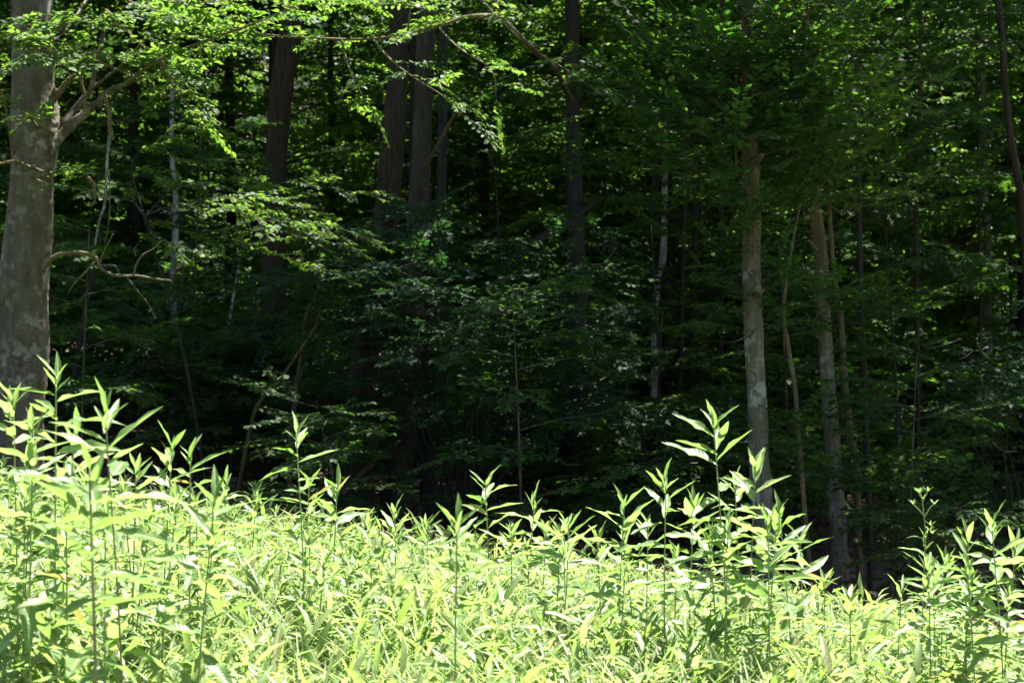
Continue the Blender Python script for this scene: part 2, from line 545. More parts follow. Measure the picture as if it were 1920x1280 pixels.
class Foliage:
    def __init__(self):
        self.P, self.D, self.N, self.S = [], [], [], []
        self.A, self.B, self.r = [], [], []

    def spray(self, tpl, origin, direction, up=(0, 0, 1), sc=1.0):
        X = unit(np.array(tuple(direction)))
        U = np.array(tuple(up), float)
        Y = unit(np.cross(U, X))
        Z = np.cross(X, Y)
        Rm = np.stack([X, Y, Z], 0)              # rows
        o = np.array(tuple(origin))
        self.P.append(tpl['P'] @ Rm * sc + o)
        self.D.append(tpl['D'] @ Rm)
        self.N.append(tpl['N'] @ Rm)
        self.S.append(tpl['S'] * sc)
        self.A.append(tpl['A'] @ Rm * sc + o)
        self.B.append(tpl['B'] @ Rm * sc + o)
        self.r.append(tpl['r'] * sc)

    def bough(self, pts, tpls, per_m=7, t0=0.25, sc=1.0, seed=0, flat=1.0, n=24):
        g = np.random.default_rng(seed)
        c = catmull(pts, n)
        ln = sum((c[i + 1] - c[i]).length for i in range(len(c) - 1))
        cnt = max(2, int(ln * per_m))
        s = 1
        for k in range(cnt):
            t = t0 + (1 - t0) * (k + g.uniform(0, .9)) / cnt
            f = min(t, 0.999) * (len(c) - 1)
            i = int(f)
            p = c[i].lerp(c[i + 1], f - i)
            d = (c[i + 1] - c[i]).normalized()
            lat = Vector((0, 0, 1)).cross(d)
            if lat.length < .2:
                lat = Vector((1, 0, 0))
            lat.normalize()
            a = g.uniform(.5, 1.1) * s
            dd = d * math.cos(a) + lat * math.sin(a)
            dd.z = dd.z * .5 + g.normal() * .15 - 0.05
            if flat < 1:
                dd += Vector(g.normal(size=3)) * (1 - flat)
            up = unit(np.array([g.normal() * .2, g.normal() * .2 - .1, 1]))
            self.spray(tpls[g.integers(len(tpls))], p, dd, up, sc * g.uniform(.7, 1.15) * (1 - .35 * t))
            s = -s
        self.spray(tpls[0], c[-1], c[-1] - c[-2], (0, 0, 1), sc * .8)
        return c

    def arrays(self):
        return [np.concatenate(x) if x else np.zeros((0, 3)) for x in (self.P, self.D, self.N, self.S, self.A, self.B, self.r)]

    def mesh(self, name, leafm, twigm, origin=(0, 0, 0), sel=None, twigs=True, aspect=1.0):
        P, D, N, S, A, B, r = self.arrays()
        o = np.array(tuple(origin))
        if sel is not None:
            P, D, N, S = P[sel], D[sel], N[sel], S[sel]
        V, F = leaf_arrays(P - o, D, N, S, aspect=aspect)
        rnd = np.repeat(RNG.random(len(P)), len(LEAF7))
        groups = [(F, 0)]
        if twigs and len(A):
            d = unit(B - A)
            u = unit(np.cross(d, np.array([0.3, 0.2, 1.0])))
            v = np.cross(d, u)
            c3 = [(math.cos(a), math.sin(a)) for a in (0, 2.094, 4.189)]
            r2 = r[:, None]
            rows = [A - o + r2 * (cx * u + sx * v) for cx, sx in c3] + [B - o + .85 * r2 * (cx * u + sx * v) for cx, sx in c3]
            TV = np.stack(rows, 1).reshape(-1, 3)
            tf = np.array([[0, 1, 4, 3], [1, 2, 5, 4], [2, 0, 3, 5]])
            TF = (np.arange(len(A)) * 6)[:, None, None] + tf[None] + len(V)
            groups.append((TF.reshape(-1, 4), 1))
            V = np.vstack([V, TV])
            rnd = np.concatenate([rnd, np.zeros(len(TV))])
        return make_mesh(name, V, groups, [leafm, twigm], rnd=rnd, smooth_=True)


LEAF_MESH = {}


def leaf_mesh_for(mat, aspect=1.0):
    key = (mat.name, aspect)
    if key not in LEAF_MESH:
        t = LEAF7.copy()
        t[:, 1] *= aspect
        LEAF_MESH[key] = make_mesh('leaf', t, [(LEAF7F, 0)], [mat])
    return LEAF_MESH[key]


def in_view(P, pad=20):
    y = np.maximum(P[:, 1], .1)
    px = 960 + P[:, 0] / y * FPX
    py = 640 - (P[:, 2] - CAM_Z) / y * FPX
    return (px > -pad) & (px < 1920 + pad) & (py > -pad) & (py < 1280)


def emit_foliage(fo, root, leafm, twigm, singles=200, aspect=1.0, name='foliage'):
    """the leaves that show largest are parts of their own, the rest one part"""
    P, D, N, S, A, B, r = fo.arrays()
    o = np.array(tuple(root.location))
    score = S / np.maximum(P[:, 1], 1) * in_view(P)
    order = np.argsort(-score)
    single = [i for i in order[:singles] if score[i] > 0]
    mask = np.ones(len(P), bool)
    mask[single] = False
    lm = leaf_mesh_for(leafm, aspect)
    for i in single:
        d = unit(D[i]); b = unit(np.cross(N[i], d)); nn = np.cross(d, b)
        s = S[i]
        m = Matrix(((d[0] * s, b[0] * s, nn[0] * s, P[i][0] - o[0]), (d[1] * s, b[1] * s, nn[1] * s, P[i][1] - o[1]),
                    (d[2] * s, b[2] * s, nn[2] * s, P[i][2] - o[2]), (0, 0, 0, 1)))
        link('leaf', lm, root, mat=m)
    return link(name, fo.mesh(name, leafm, twigm, origin=o, sel=mask, aspect=aspect), root, kind='stuff')


# ------------------------------------------------------------------ ground
def build_ground():
    xs = np.concatenate([np.linspace(-400, -32, 14)[:-1], np.linspace(-32, 32, 161), np.linspace(32, 400, 14)[1:]])
    ys = np.concatenate([np.linspace(-400, -6, 12)[:-1], np.linspace(-6, 90, 241), np.linspace(90, 600, 14)[1:]])
    X, Y = np.meshgrid(xs, ys)
    Z = ground(X, Y)
    V = np.stack([X, Y, Z], -1).reshape(-1, 3)
    nx = len(xs)
    i = np.arange(len(ys) - 1)[:, None] * nx
    j = np.arange(nx - 1)[None]
    F = np.stack([i + j, i + j + 1, i + nx + j + 1, i + nx + j], -1).reshape(-1, 4)
    o = link('ground', make_mesh('ground', V, [(F, 0)], [M['ground']]), kind='structure')
    o['label'] = 'gently sloping ground under the meadow and the forest'
    return o


build_ground()


def stuff(name, me, label, cat):
    o = link(name, me, kind='stuff')
    o['label'] = label
    o['category'] = cat
    return o


def build_litter():
    n = 26000
    y = 13.5 + RNG.random(n) ** 1.2 * 34
    x = (RNG.random(n) * 2 - 1) * (y * .30 + 3)
    z = ground(x, y) + RNG.random(n) * .05 + .01
    P = np.stack([x, y, z], -1)
    a = RNG.random(n) * 6.28
    D = np.stack([np.cos(a), np.sin(a), RNG.normal(size=n) * .3], -1)
    N = np.stack([RNG.normal(size=n) * .4, RNG.normal(size=n) * .4, np.ones(n)], -1)
    V, F = leaf_arrays(P, D, N, RNG.uniform(.06, .13, n), aspect=1.3)
    me = make_mesh('leaf_litter', V, [(F, 0)], [M['dry_leaf']], rnd=np.repeat(RNG.random(n), 7))
    stuff('leaf_litter', me, 'brown fallen leaves covering the shaded forest floor', 'leaf litter')


build_litter()


# ------------------------------------------------------------------ generic forest trees (copied)
def copy_thing(root, loc, rotz=0, sc=1.0, label=None, group=None):
    c = root.copy()
    COL.objects.link(c)
    c.location = loc
    c.rotation_euler = (0, 0, rotz)
    c.scale = (sc, sc, sc)
    if label:
        c['label'] = label
    if group:
        c['group'] = group
    for ch in root.children:
        d = ch.copy()
        COL.objects.link(d)
        d.parent = c
    return c


def limb_mesh_add(lst, P, rad, sides=6, rough=.05, seed=0, ridges=0):
    lst.append(tube_arrays(P, rad, sides, rough, seed, ridges))


def join_tubes(name, lst, mat):
    Vs, Fs, Ts, off = [], [], [], 0
    for V, F, T in lst:
        Vs.append(V); Fs.append(F + off); Ts.append(T + off); off += len(V)
    return make_mesh(name, np.vstack(Vs), [(np.vstack(Fs), 0), (np.vstack(Ts), 0)], [mat])


def canopy_tree(seed, H, crown_z, rw, rh, nclump, trunk_r, mat, leaf=.17):
    """tall tree: trunk with limbs, crown of leafy clumps"""
    g = np.random.default_rng(seed)
    tubes = []
    lean = g.normal(size=2) * .25
    tp = [Vector((0, 0, -.3)), Vector((lean[0] * .2, lean[1] * .2, H * .3)), Vector((lean[0] * .5, lean[1] * .5, H * .6)), Vector((lean[0], lean[1], H))]
    c = catmull(tp, 60)
    rad = [trunk_r * (1 - .75 * i / len(c)) * (1 + .5 * math.exp(-max(0, c[i].z) * 4)) for i in range(len(c))]
    limb_mesh_add(tubes, c, rad, 12, .08, seed, 5)
    PP, DD, NN, SS = [], [], [], []
    for k in range(nclump):
        u = unit(g.normal(size=3))
        rr = g.random() ** .45
        ctr = np.array([u[0] * rw * rr + lean[0], u[1] * rw * rr + lean[1], crown_z + u[2] * rh * rr])
        if k % 3 == 0:
            z0 = min(H * .95, max(crown_z - rh * .9, ctr[2] - g.uniform(.5, 2.5)))
            t = z0 / H
            st = Vector((lean[0] * t, lean[1] * t, z0))
            en = Vector(ctr)
            md = st.lerp(en, .5) + Vector((0, 0, .25))
            cc = catmull([st, md, en], 8)
            limb_mesh_add(tubes, cc, np.linspace(.035 + .02 * g.random(), .008, len(cc)), 5, .1, seed + k)
        n = g.integers(28, 48)
        off = g.normal(size=(n, 3)) * np.array([.5, .5, .16])
        PP.append(ctr + off)
        a = g.random(n) * 6.28
        DD.append(np.stack([np.cos(a), np.sin(a), g.normal(size=n) * .35 - .15], -1))
        NN.append(np.stack([g.normal(size=n) * .45, g.normal(size=n) * .45, np.ones(n)], -1))
        SS.append(leaf * g.uniform(.6, 1.15, n))
    P, D, N, S = map(np.concatenate, (PP, DD, NN, SS))
    V, F = leaf_arrays(P, D, N, S, aspect=1.25)
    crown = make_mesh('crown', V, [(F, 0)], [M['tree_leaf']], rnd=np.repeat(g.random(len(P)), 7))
    trunk = join_tubes('trunk', tubes, mat)
    return trunk, crown


def understory_tree(seed, H, spread, nb, mat, leafm, tr=.035, z0=.15, tpls=SPR, limbs_m=None):
    g = np.random.default_rng(seed)
    tubes = []
    lean = g.normal(size=2) * .35
    c = catmull([Vector((0, 0, -.3)), Vector((lean[0] * .3, lean[1] * .3, H * .4)), Vector((lean[0] * .6, lean[1] * .7, H * .7)), Vector((lean[0], lean[1], H))], 40)
    limb_mesh_add(tubes, c, [tr * (1 - .85 * i / len(c)) for i in range(len(c))], 7, .06, seed)
    fo = Foliage()
    for k in range(nb):
        t = z0 + (1 - z0) * (k + g.random()) / nb
        i = min(int(t * (len(c) - 1)), len(c) - 2)
        p = c[i]
        a = k * 2.4 + g.normal() * .4
        ln = spread * (1 - .55 * abs(t - .45) / .55) * g.uniform(.6, 1.1)
        d = Vector((math.cos(a), math.sin(a), .25))
        pts = [p, p + d * ln * .5, p + Vector((d.x, d.y, .12 + g.normal() * .08)) * ln]
        cc = fo.bough(pts, tpls, per_m=7.0, t0=.1, sc=1.25, seed=seed * 50 + k, n=10)
        limb_mesh_add(tubes, cc, np.linspace(tr * .4, .004, len(cc)), 4, 0, seed + k)
    return join_tubes('trunk', tubes, mat), fo.mesh('crown', leafm, M['twig'])


def spot(x, y):
    px = 960 + x / y * FPX
    if px < -60:
        return 'well left of the beech'
    if px > 1980:
        return 'beyond the right-edge trunk'
    for lim, t in ((30, 'behind the beech at the left edge'), (150, 'just right of the beech trunk'), (250, 'behind the hanging dead limb'), (340, 'by the pale dappled trunk'),
                   (440, 'left of the short slanting stem'), (500, 'left of the dark brown trunk'), (560, 'behind the dark brown trunk'), (640, 'right of the dark brown trunk'),
                   (700, 'left of the fissured trunk'), (760, 'behind the fissured trunk'), (820, 'behind the smooth centre trunk'), (900, 'right of the centre pair'),
                   (980, 'behind the middle of the centre shrub'), (1050, 'left of the slate-grey trunk'), (1110, 'behind the slate-grey trunk'), (1180, 'right of the slate-grey trunk'),
                   (1270, 'by the speckled pale stem'), (1380, 'left of the larger pale trunk'), (1440, 'behind the larger pale trunk'), (1530, 'between the two pale trunks'),
                   (1600, 'behind the slimmer pale trunk'), (1680, 'right of the slimmer pale trunk'), (1750, 'by the reddish thin stem'), (1840, 'above the right-edge shrub'),
                   (1990, 'by the thin trunk at the right edge')):
        if px < lim:
            return t
    return ''


def depth(y):
    for lim, t in ((20.5, 'at the wood edge'), (24, 'just inside the wood'), (28, 'a little way in'), (33, 'midway in'), (40, 'deeper in'), (48, 'far back'), (90, 'farthest back')):
        if y < lim:
            return t


print('protos')
CAN = []
for i, (H, cz, rw, rh, nc, tr, mt) in enumerate([(17, 10.5, 5.0, 5.0, 480, .15, 'dark_bark'), (19, 12, 5.4, 5.8, 540, .17, 'dark_bark'),
                                                 (16, 9.8, 4.8, 4.8, 460, .12, 'fissured'), (18, 10.6, 5.2, 5.8, 520, .11, 'grey_bark')]):
    CAN.append(canopy_tree(40 + i, H, cz, rw, rh, nc, tr, M[mt]))
UND = []
UT = [SPR, SPR_LOOSE, SPR_BIG, SPR_LOOSE, SPR, SPR]
for i, (H, sp, nb, mt, lf, tr) in enumerate([(8.5, 2.1, 26, 'dark_bark', 'tree_leaf', .04), (6.5, 1.9, 22, 'dark_bark', 'tree_leaf', .03),
                                             (9.5, 2.3, 28, 'dark_bark', 'sunlit_leaf', .045), (5.0, 1.7, 18, 'dark_bark', 'tree_leaf', .028),
                                             (3.0, 1.2, 13, 'twig', 'tree_leaf', .018), (1.5, 1.0, 12, 'twig', 'tree_leaf', .012)]):
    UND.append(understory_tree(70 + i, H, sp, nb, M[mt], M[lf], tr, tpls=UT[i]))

NAMES_C = [('dark-barked forest tree standing deep in the shade', 'dark_bark'), ('grey-barked forest tree standing deep in the shade', ''),
           ('rough-barked forest tree standing deep in the shade', ''), ('slim grey-barked forest tree standing deep in the shade', '')]
g = np.random.default_rng(5)
first = {}


def put(kind, idx, x, y, rot, sc, label, group):
    meshes = (CAN if kind == 'canopy' else UND)[idx]
    nm = 'forest_tree' if kind == 'canopy' else ('understory_tree' if idx < 4 else 'seedling')
    key = (kind, idx)
    loc = (x, y, gz(x, y))
    if key not in first:
        r_ = thing(nm, label, 'tree' if kind == 'canopy' else ('young tree' if idx < 4 else 'seedling'), loc, group)
        link('trunk', meshes[0], r_)
        link('crown', meshes[1], r_)
        r_.rotation_euler = (0, 0, rot)
        r_.scale = (sc, sc, sc)
        first[key] = r_
        return r_
    return copy_thing(first[key], loc, rot, sc, label, group)


def canopy_positions():
    out = []
    y = 25.0
    row = 0
    while y < 78:
        step = 6.2
        half = 8 + y * .42
        x = -half + (row % 2) * step / 2
        while x < half + 5:
            out.append((x + g.normal() * .7, y + g.normal() * .6))
            x += step
        y += 5.6
        row += 1
    return out


def band(y):
    return 'front' if y < 28 else ('middle' if y < 45 else 'far')


CAN_TXT = ['tall dark-barked tree', 'tall grey-barked tree', 'rough dark tree', 'slim tall grey tree']
for (x, y) in canopy_positions():
    px = 960 + x / y * FPX
    idx = int(g.integers(4))
    # gaps in the canopy that let the sun into the wood
    ppx = 960 + x / y * FPX
    lit = (400 < ppx < 1060 or 1720 < ppx < 2000) and 23 < y < 56
    if y < 40 and -40 < ppx < 1960:                     # these trunks stand behind the nearer ones
        ppx = min((30, 519, 733, 788, 1077, 1411, 1549, 1925), key=lambda q: abs(q - ppx))
        x = (ppx - 960) / FPX * y
    deep = y > 38 and not 1180 < ppx < 1620
    if g.random() < (.88 if deep else (.75 if lit else .05) if y < 27 else (.95 if lit and ppx < 1500 else (.55 if lit else .22))):
        continue
    put('canopy', idx, x, y, g.random() * 6.28, g.uniform(.85, 1.15),
        '%s, %s, %s' % (CAN_TXT[idx], depth(y), spot(x, y)), 'tall trees filling the wood')

UND_TXT = ['layered young tree', 'thin layered young tree', 'light-green young tree', 'small sapling', 'leafy seedling', 'low spreading seedling']
for k in range(300):
    y = 21 + (k / 300) ** .85 * 43
    x = (g.random() * 2 - 1) * (y * .32 + 2.5)
    idx = int(g.choice([0, 1, 2, 3, 4], p=[.28, .20, .26, .14, .12]))
    ppx = 960 + x / y * FPX
    if (400 < ppx < 1120 or 1640 < ppx < 2000) and g.random() < (.72 if y < 29 else .35):
        continue                                       # thinner growth where the sun gets in
    put('under', idx, x, y, g.random() * 6.28, g.uniform(.8, 1.2),
        '%s, %s, %s' % (UND_TXT[idx], depth(y), spot(x, y)), 'young trees under the canopy')
for k in range(60):
    y = 50 + (k % 4) * 4 + g.random() * 3
    x = (g.random() * 2 - 1) * y * .32
    idx = int(g.choice([0, 2]))
    put('under', idx, x, y, g.random() * 6.28, g.uniform(1.0, 1.35),
        '%s, %s, %s' % (UND_TXT[idx], depth(y), spot(x, y)), 'young trees under the canopy')
for k in range(130):
    y = 18.3 + (k / 130) ** 1.2 * 24
    x = (g.random() * 2 - 1) * (y * .31 + 1)
    idx = int(g.choice([4, 5], p=[.4, .6]))
    put('under', idx, x, y, g.random() * 6.28, g.uniform(.8, 1.3),
        '%s, %s, %s' % (UND_TXT[idx], depth(y), spot(x, y)), 'seedlings on the forest floor')


# ------------------------------------------------------------------ the trees one can tell apart
def trunk_pts(samples):
    """samples: (px, py, width_px, Y) from the top down -> points from the ground up + radii"""
    pts = [at(a, b, Y) for a, b, wd, Y in samples][::-1]
    rad = [wd / FPX * Y / 2 for a, b, wd, Y in samples][::-1]
    p0, p1 = pts[0], pts[1]
    zg = gz(p0.x, p0.y)
    if p0.z > zg - .15:
        d = (p0 - p1).normalized()
        d.x *= .5
        k = (p0.z - (zg - .2)) / max(.2, -d.z)
        pts.insert(0, p0 + d * k)
        rad.insert(0, rad[0] * 1.25)
    return pts, rad


def build_trunk(root, samples, mat, top=None, sides=24, rough=.05, ridges=0, seed=0, dens=14, name='trunk'):
    pts, rad = trunk_pts(samples)
    if top:
        pts.append(Vector(top[0])); rad.append(top[1])
    segs = len(pts) - 1
    c = catmull(pts, segs * dens)
    k = max(2, (segs * dens) // segs)
    rr = []
    for i in range(segs):
        for j in range(k):
            rr.append(rad[i] + (rad[i + 1] - rad[i]) * j / k)
    rr.append(rad[-1])
    return tube_obj(name, c, rr, mat, root, sides, rough, seed, ridges, origin=root.location), c


def tree_root(name, label, samples, cat='tree', group=None):
    pts, rad = trunk_pts(samples)
    b = pts[0]
    return thing(name, label, cat, (b.x, b.y, gz(b.x, b.y)), group)


def branch(root, pxs, Y, w0, w1, mat, sides=7, rough=.08, seed=0, name='branch', n=30):
    """pxs: list of (px, py[, Y])"""
    pts = [at(p[0], p[1], p[2] if len(p) > 2 else Y) for p in pxs]
    c = catmull(pts, n)
    rad = np.linspace(w0 / FPX * Y / 2, w1 / FPX * Y / 2, len(c)) * .88
    gg = np.random.default_rng(seed + 77)
    for q in c[2:-1]:
        q += Vector(gg.normal(size=3) * float(rad.mean()) * .12)
    return tube_obj(name, c, rad, mat, root, sides, rough, seed, origin=root.location), pts


def crown_above(root, ctr, rw, rh, n, seed, leafm=None, leaf=.11):
    g = np.random.default_rng(seed)
    PP, DD, NN, SS = [], [], [], []
    for k in range(n):
        u = unit(g.normal(size=3)) * g.random() ** .5
        c0 = np.array(ctr) + u * np.array([rw, rw * .8, rh])
        m = g.integers(25, 40)
        PP.append(c0 + g.normal(size=(m, 3)) * np.array([.4, .4, .14]))
        a = g.random(m) * 6.28
        DD.append(np.stack([np.cos(a), np.sin(a), g.normal(size=m) * .3 - .1], -1))
        NN.append(np.stack([g.normal(size=m) * .4, g.normal(size=m) * .4, np.ones(m)], -1))
        SS.append(leaf * g.uniform(.7, 1.15, m))
    P, D, N, S = map(np.concatenate, (PP, DD, NN, SS))
    V, F = leaf_arrays(P - np.array(tuple(root.location)), D, N, S)
    me = make_mesh('crown', V, [(F, 0)], [leafm or M['tree_leaf']], rnd=np.repeat(g.random(len(P)), 7))
    return link('crown', me, root)


print('named trees')
# --- big lichen-spotted beech at the left edge
S1 = [(60, -40, 76, 14), (60, 60, 72, 14), (62, 150, 76, 14), (66, 230, 92, 14), (66, 290, 84, 14), (58, 350, 82, 14), (52, 450, 86, 14), (46, 600, 90, 14),
      (38, 750, 92, 14), (30, 920, 98, 14)]
beech = tree_root('beech_tree', 'big grey beech with lichen-spotted trunk and forked limbs at the left edge', S1)
build_trunk(beech, S1, M['beech'], top=(at(75, -700, 14.2), .08), sides=56, rough=.06, seed=3, dens=22)
branch(beech, [(84, 292), (108, 262), (145, 225), (175, 200), (205, 172), (238, 158, 13.8)], 14, 26, 9, M['beech'], 14, .05, 5)
branch(beech, [(90, 262, 14.1), (118, 232, 14.1), (140, 205, 14.2), (168, 170, 14.2), (180, 120, 14.2), (195, 60, 14.3)], 14, 20, 8, M['beech'], 12, .05, 6)
branch(beech, [(158, 208), (160, 185), (152, 150), (158, 125)], 13.9, 8, 5, M['olive'], 8, .1, 7)
branch(beech, [(95, 190), (112, 172), (130, 150), (142, 140)], 13.95, 20, 7, M['olive'], 8, .1, 8)
branch(beech, [(78, 322, 13.8), (52, 312, 13.7), (28, 303, 13.6), (-6, 308, 13.5)], 13.8, 9, 6, M['olive'], 7, .08, 9)
lb, _ = branch(beech, [(70, 520, 13.95), (88, 496, 13.85), (110, 478, 13.8), (150, 474, 13.7), (178, 482, 13.7), (190, 503, 13.7), (215, 516, 13.6), (262, 518, 13.6), (322, 527, 13.6)],
               13.8, 13, 4, M['olive'], 8, .1, 10, n=60)
branch(beech, [(250, 518, 13.6), (256, 495, 13.6), (268, 478, 13.6), (288, 466, 13.6), (303, 452, 13.55)], 13.6, 5, 2, M['olive'], 6, .08, 11)
branch(beech, [(255, 480, 13.6), (252, 468, 13.6), (258, 458, 13.6)], 13.6, 2.5, 1.5, M['olive'], 5, .05, 12)
branch(beech, [(238, 520, 13.6), (258, 545, 13.6), (278, 570, 13.6), (291, 598, 13.6)], 13.6, 4, 1.5, M['twig'], 5, .08, 13)
branch(beech, [(185, 500, 13.6), (192, 478, 13.6), (212, 438, 13.5)], 13.6, 5, 3, M['olive'], 5, .05, 14)
branch(beech, [(180, 488, 13.7), (160, 510, 13.6), (140, 530, 13.6), (128, 548, 13.6)], 13.6, 4, 2, M['olive'], 5, .05, 15)
branch(beech, [(188, 498, 13.65), (215, 498, 13.5), (225, 515, 13.5)], 13.6, 5, 4, M['twig'], 5, .05, 15)
# the dead hanging limb, brown above, pale below
branch(beech, [(196, 178, 13.7), (203, 205, 13.7), (206, 240, 13.7), (210, 262, 13.7)], 13.7, 8, 11, M['olive'], 7, .15, 16)
branch(beech, [(205, 255, 13.65), (201, 300, 13.6), (199, 340, 13.6), (196, 380, 13.6), (186, 415, 13.6), (178, 460, 13.6)], 13.6, 8, 4, M['grey_bark'], 7, .15, 17, n=40)
branch(beech, [(204, 320, 13.5), (206, 380, 13.5), (202, 430, 13.5), (196, 455, 13.5)], 13.5, 2.5, 2, M['yellow_twig'], 5, .1, 18)
branch(beech, [(160, 330, 13.7), (175, 345, 13.8), (178, 375, 13.8), (172, 385, 13.8)], 13.8, 9, 6, M['olive'], 6, .2, 19)
# leafy boughs of the beech
fo = Foliage()
p = [at(225, 165, 13.8), at(300, 112, 13.3), at(400, 72, 12.8), at(500, 35, 12.5), at(600, -5, 12.3)]
c = fo.bough(p, SPR, per_m=9, t0=.12, sc=.85, seed=1)
tube_obj('branch', c, np.linspace(.016, .004, len(c)), M['olive'], beech, 6, .05, 2, origin=beech.location)
for k, (pp, per, sc) in enumerate([
        ([at(195, 60, 14.3), at(150, 40, 13.6), at(90, 55, 13.2)], 7, .8),
        ([at(170, -30, 14), at(260, 10, 13.6), at(360, 40, 13.4)], 8, .9),
        ([at(110, -60, 14), at(230, -20, 13), at(330, 5, 12.6), at(450, 0, 12.3)], 8, .9),
        ([at(175, 110, 14.2), at(260, 150, 13.9), at(330, 190, 13.7)], 6, .8),
        ([at(238, 158, 13.8), at(290, 140, 13.6), at(340, 150, 13.3)], 7, .8),
        ([at(30, 330, 14), at(10, 200, 13.6), at(-20, 120, 13.4)], 5, .8),
        ([at(300, -60, 14), at(500, -30, 13.2), at(700, 0, 12.8)], 8, .9),
        ([at(80, 250, 14), at(50, 215, 13.5), at(20, 200, 13.2)], 6, .7),
        ([at(175, -20, 14.3), at(120, 60, 13.4), at(60, 100, 13)], 8, .9),
        ([at(175, 100, 14.2), at(120, 110, 13.5), at(80, 90, 13.1)], 8, .8),
        ([at(200, 20, 14.3), at(260, 80, 13.8), at(300, 120, 13.6)], 9, .9),
        ([at(168, 170, 14.2), at(230, 120, 13.9), at(290, 60, 13.8), at(350, 40, 13.7)], 9, .9),
        ([at(195, 60, 14.3), at(250, 30, 14.2), at(330, 60, 14.2)], 9, .9),
        ([at(300, 112, 13.3), at(330, 170, 13.4), at(370, 215, 13.5)], 8, .8),
        ([at(100, 330, 14), at(70, 335, 13.6), at(90, 345, 13.4)], 3, .5)]):
    c = fo.bough(pp, SPR, per_m=per, t0=.25, sc=sc, seed=20 + k)
    tube_obj('branch', c, np.linspace(.014, .003, len(c)), M['olive'], beech, 5, .05, k, origin=beech.location)
emit_foliage(fo, beech, M['sunlit_leaf'], M['twig'], 280)
crown_above(beech, (-3.9, 15.8, 8.5), 2.4, 2.6, 170, 5)

# --- the arching branch across the top, from the shaded grey trunk
S4 = [(1072, -60, 26, 21), (1074, 150, 28, 21), (1076, 300, 31, 21), (1080, 420, 32, 21), (1084, 600, 34, 21), (1086, 800, 36, 21)]
grey = tree_root('shaded_tree', 'shaded slate-grey trunk right of centre, long leafy branch reaching left from it', S4)
build_trunk(grey, S4, M['dark_bark'], top=(at(1068, -700, 21), .12), sides=20, rough=.05, seed=5)
pp = [at(1072, 190, 20.8), at(1040, 130, 18), at(1005, 98, 15.5), at(960, 55, 14), at(930, 32, 13.6), at(870, 33, 13.4), at(820, 50, 13.3), at(700, 73, 13.2), at(560, 70, 13.1), at(430, 60, 13)]
c = catmull(pp, 90)
tube_obj('branch', c, np.linspace(.03, .005, len(c)), M['olive'], grey, 7, .06, 8, origin=grey.location)
fo = Foliage()
fo.bough(pp[4:], SPR, per_m=7, t0=.05, sc=.7, seed=61)
for k, q in enumerate([
        [at(700, 75, 13.2), at(730, 110, 13), at(775, 145, 12.8), at(830, 180, 12.7), at(865, 215, 12.6)],
        [at(820, 50, 13.3), at(860, 90, 13), at(920, 130, 12.8), at(930, 180, 12.8)],
        [at(930, 32, 13.6), at(905, 5, 13.4), at(860, -20, 13.2)],
        [at(860, 33, 13.4), at(760, 10, 13.2), at(690, 10, 13.0)],
        [at(765, 62, 13.3), at(768, 30, 13.3), at(775, -10, 13.3)],
        [at(1005, 98, 15.5), at(1060, 130, 15), at(1110, 165, 14.6)],
        [at(640, 75, 13.1), at(655, 130, 12.9), at(680, 180, 12.9)]]):
    c = fo.bough(q, SPR, per_m=7, t0=.2, sc=.75, seed=62 + k)
    tube_obj('branch', c, np.linspace(.010, .003, len(c)), M['olive'], grey, 5, .05, k, origin=grey.location)
branch(grey, [(930, 32, 13.6), (965, 38, 13.6), (985, 25, 13.5), (1010, 30, 13.5)], 13.6, 3, 1, M['twig'], 5, .05, 1)
branch(grey, [(940, 35, 13.6), (950, 50, 13.6), (968, 66, 13.5), (975, 75, 13.5)], 13.6, 3, 1, M['twig'], 5, .05, 2)
emit_foliage(fo, grey, M['sunlit_leaf'], M['twig'], 220)
crown_above(grey, (1.0, 22, 10), 3, 3.4, 170, 6, leaf=.16)

# --- dark trunk left of centre
S2 = [(556, -40, 46, 20), (543, 70, 44, 20), (533, 140, 42, 20), (523, 210, 40, 20), (516, 320, 40, 20), (514, 430, 42, 20), (512, 600, 46, 20), (505, 850, 52, 20)]
dk = tree_root('dark_trunk_tree', 'dark brown slightly curved trunk left of centre against sunlit leaves', S2)
build_trunk(dk, S2, M['fissured'], top=(at(600, -600, 20), .1), sides=22, rough=.06, ridges=9, seed=9)
crown_above(dk, (-2.2, 21.5, 10), 3, 3.2, 170, 7, leaf=.16)

# --- twin fissured trunks at centre
S3 = [(750, -40, 34, 17.5), (746, 130, 36, 17.5), (738, 250, 44, 17.5), (729, 350, 46, 17.5), (716, 500, 47, 17.5), (688, 650, 50, 17.5), (676, 780, 54, 17.5), (672, 940, 64, 17.5)]
tw = tree_root('fissured_tree', 'dark trunk with deep-fissured brown bark, left one of the close pair at centre', S3)
build_trunk(tw, S3, M['fissured'], top=(at(760, -500, 17.8), .1), sides=30, rough=.06, ridges=12, seed=12)
branch(tw, [(700, 478, 17.2), (670, 482, 17), (640, 492, 16.9)], 17.2, 7, 3, M['olive'], 6, .1, 3)
branch(tw, [(722, 468, 17.2), (690, 466, 17), (660, 480, 16.9)], 17.2, 5, 3, M['olive'], 6, .1, 4)
crown_above(tw, (-1.5, 19.0, 9.5), 2.6, 3, 160, 8, leaf=.15)
S3b = [(802, -40, 34, 18.2), (794, 190, 35, 18.2), (787, 360, 40, 18.2), (778, 500, 42, 18.2), (764, 700, 52, 18.2), (742, 940, 60, 18.2)]
tw2 = tree_root('smooth_trunk_tree', 'grey-brown smoother trunk, right one of the close pair at centre', S3b)
build_trunk(tw2, S3b, M['smooth'], top=(at(810, -500, 18.4), .09), sides=26, rough=.05, seed=13)
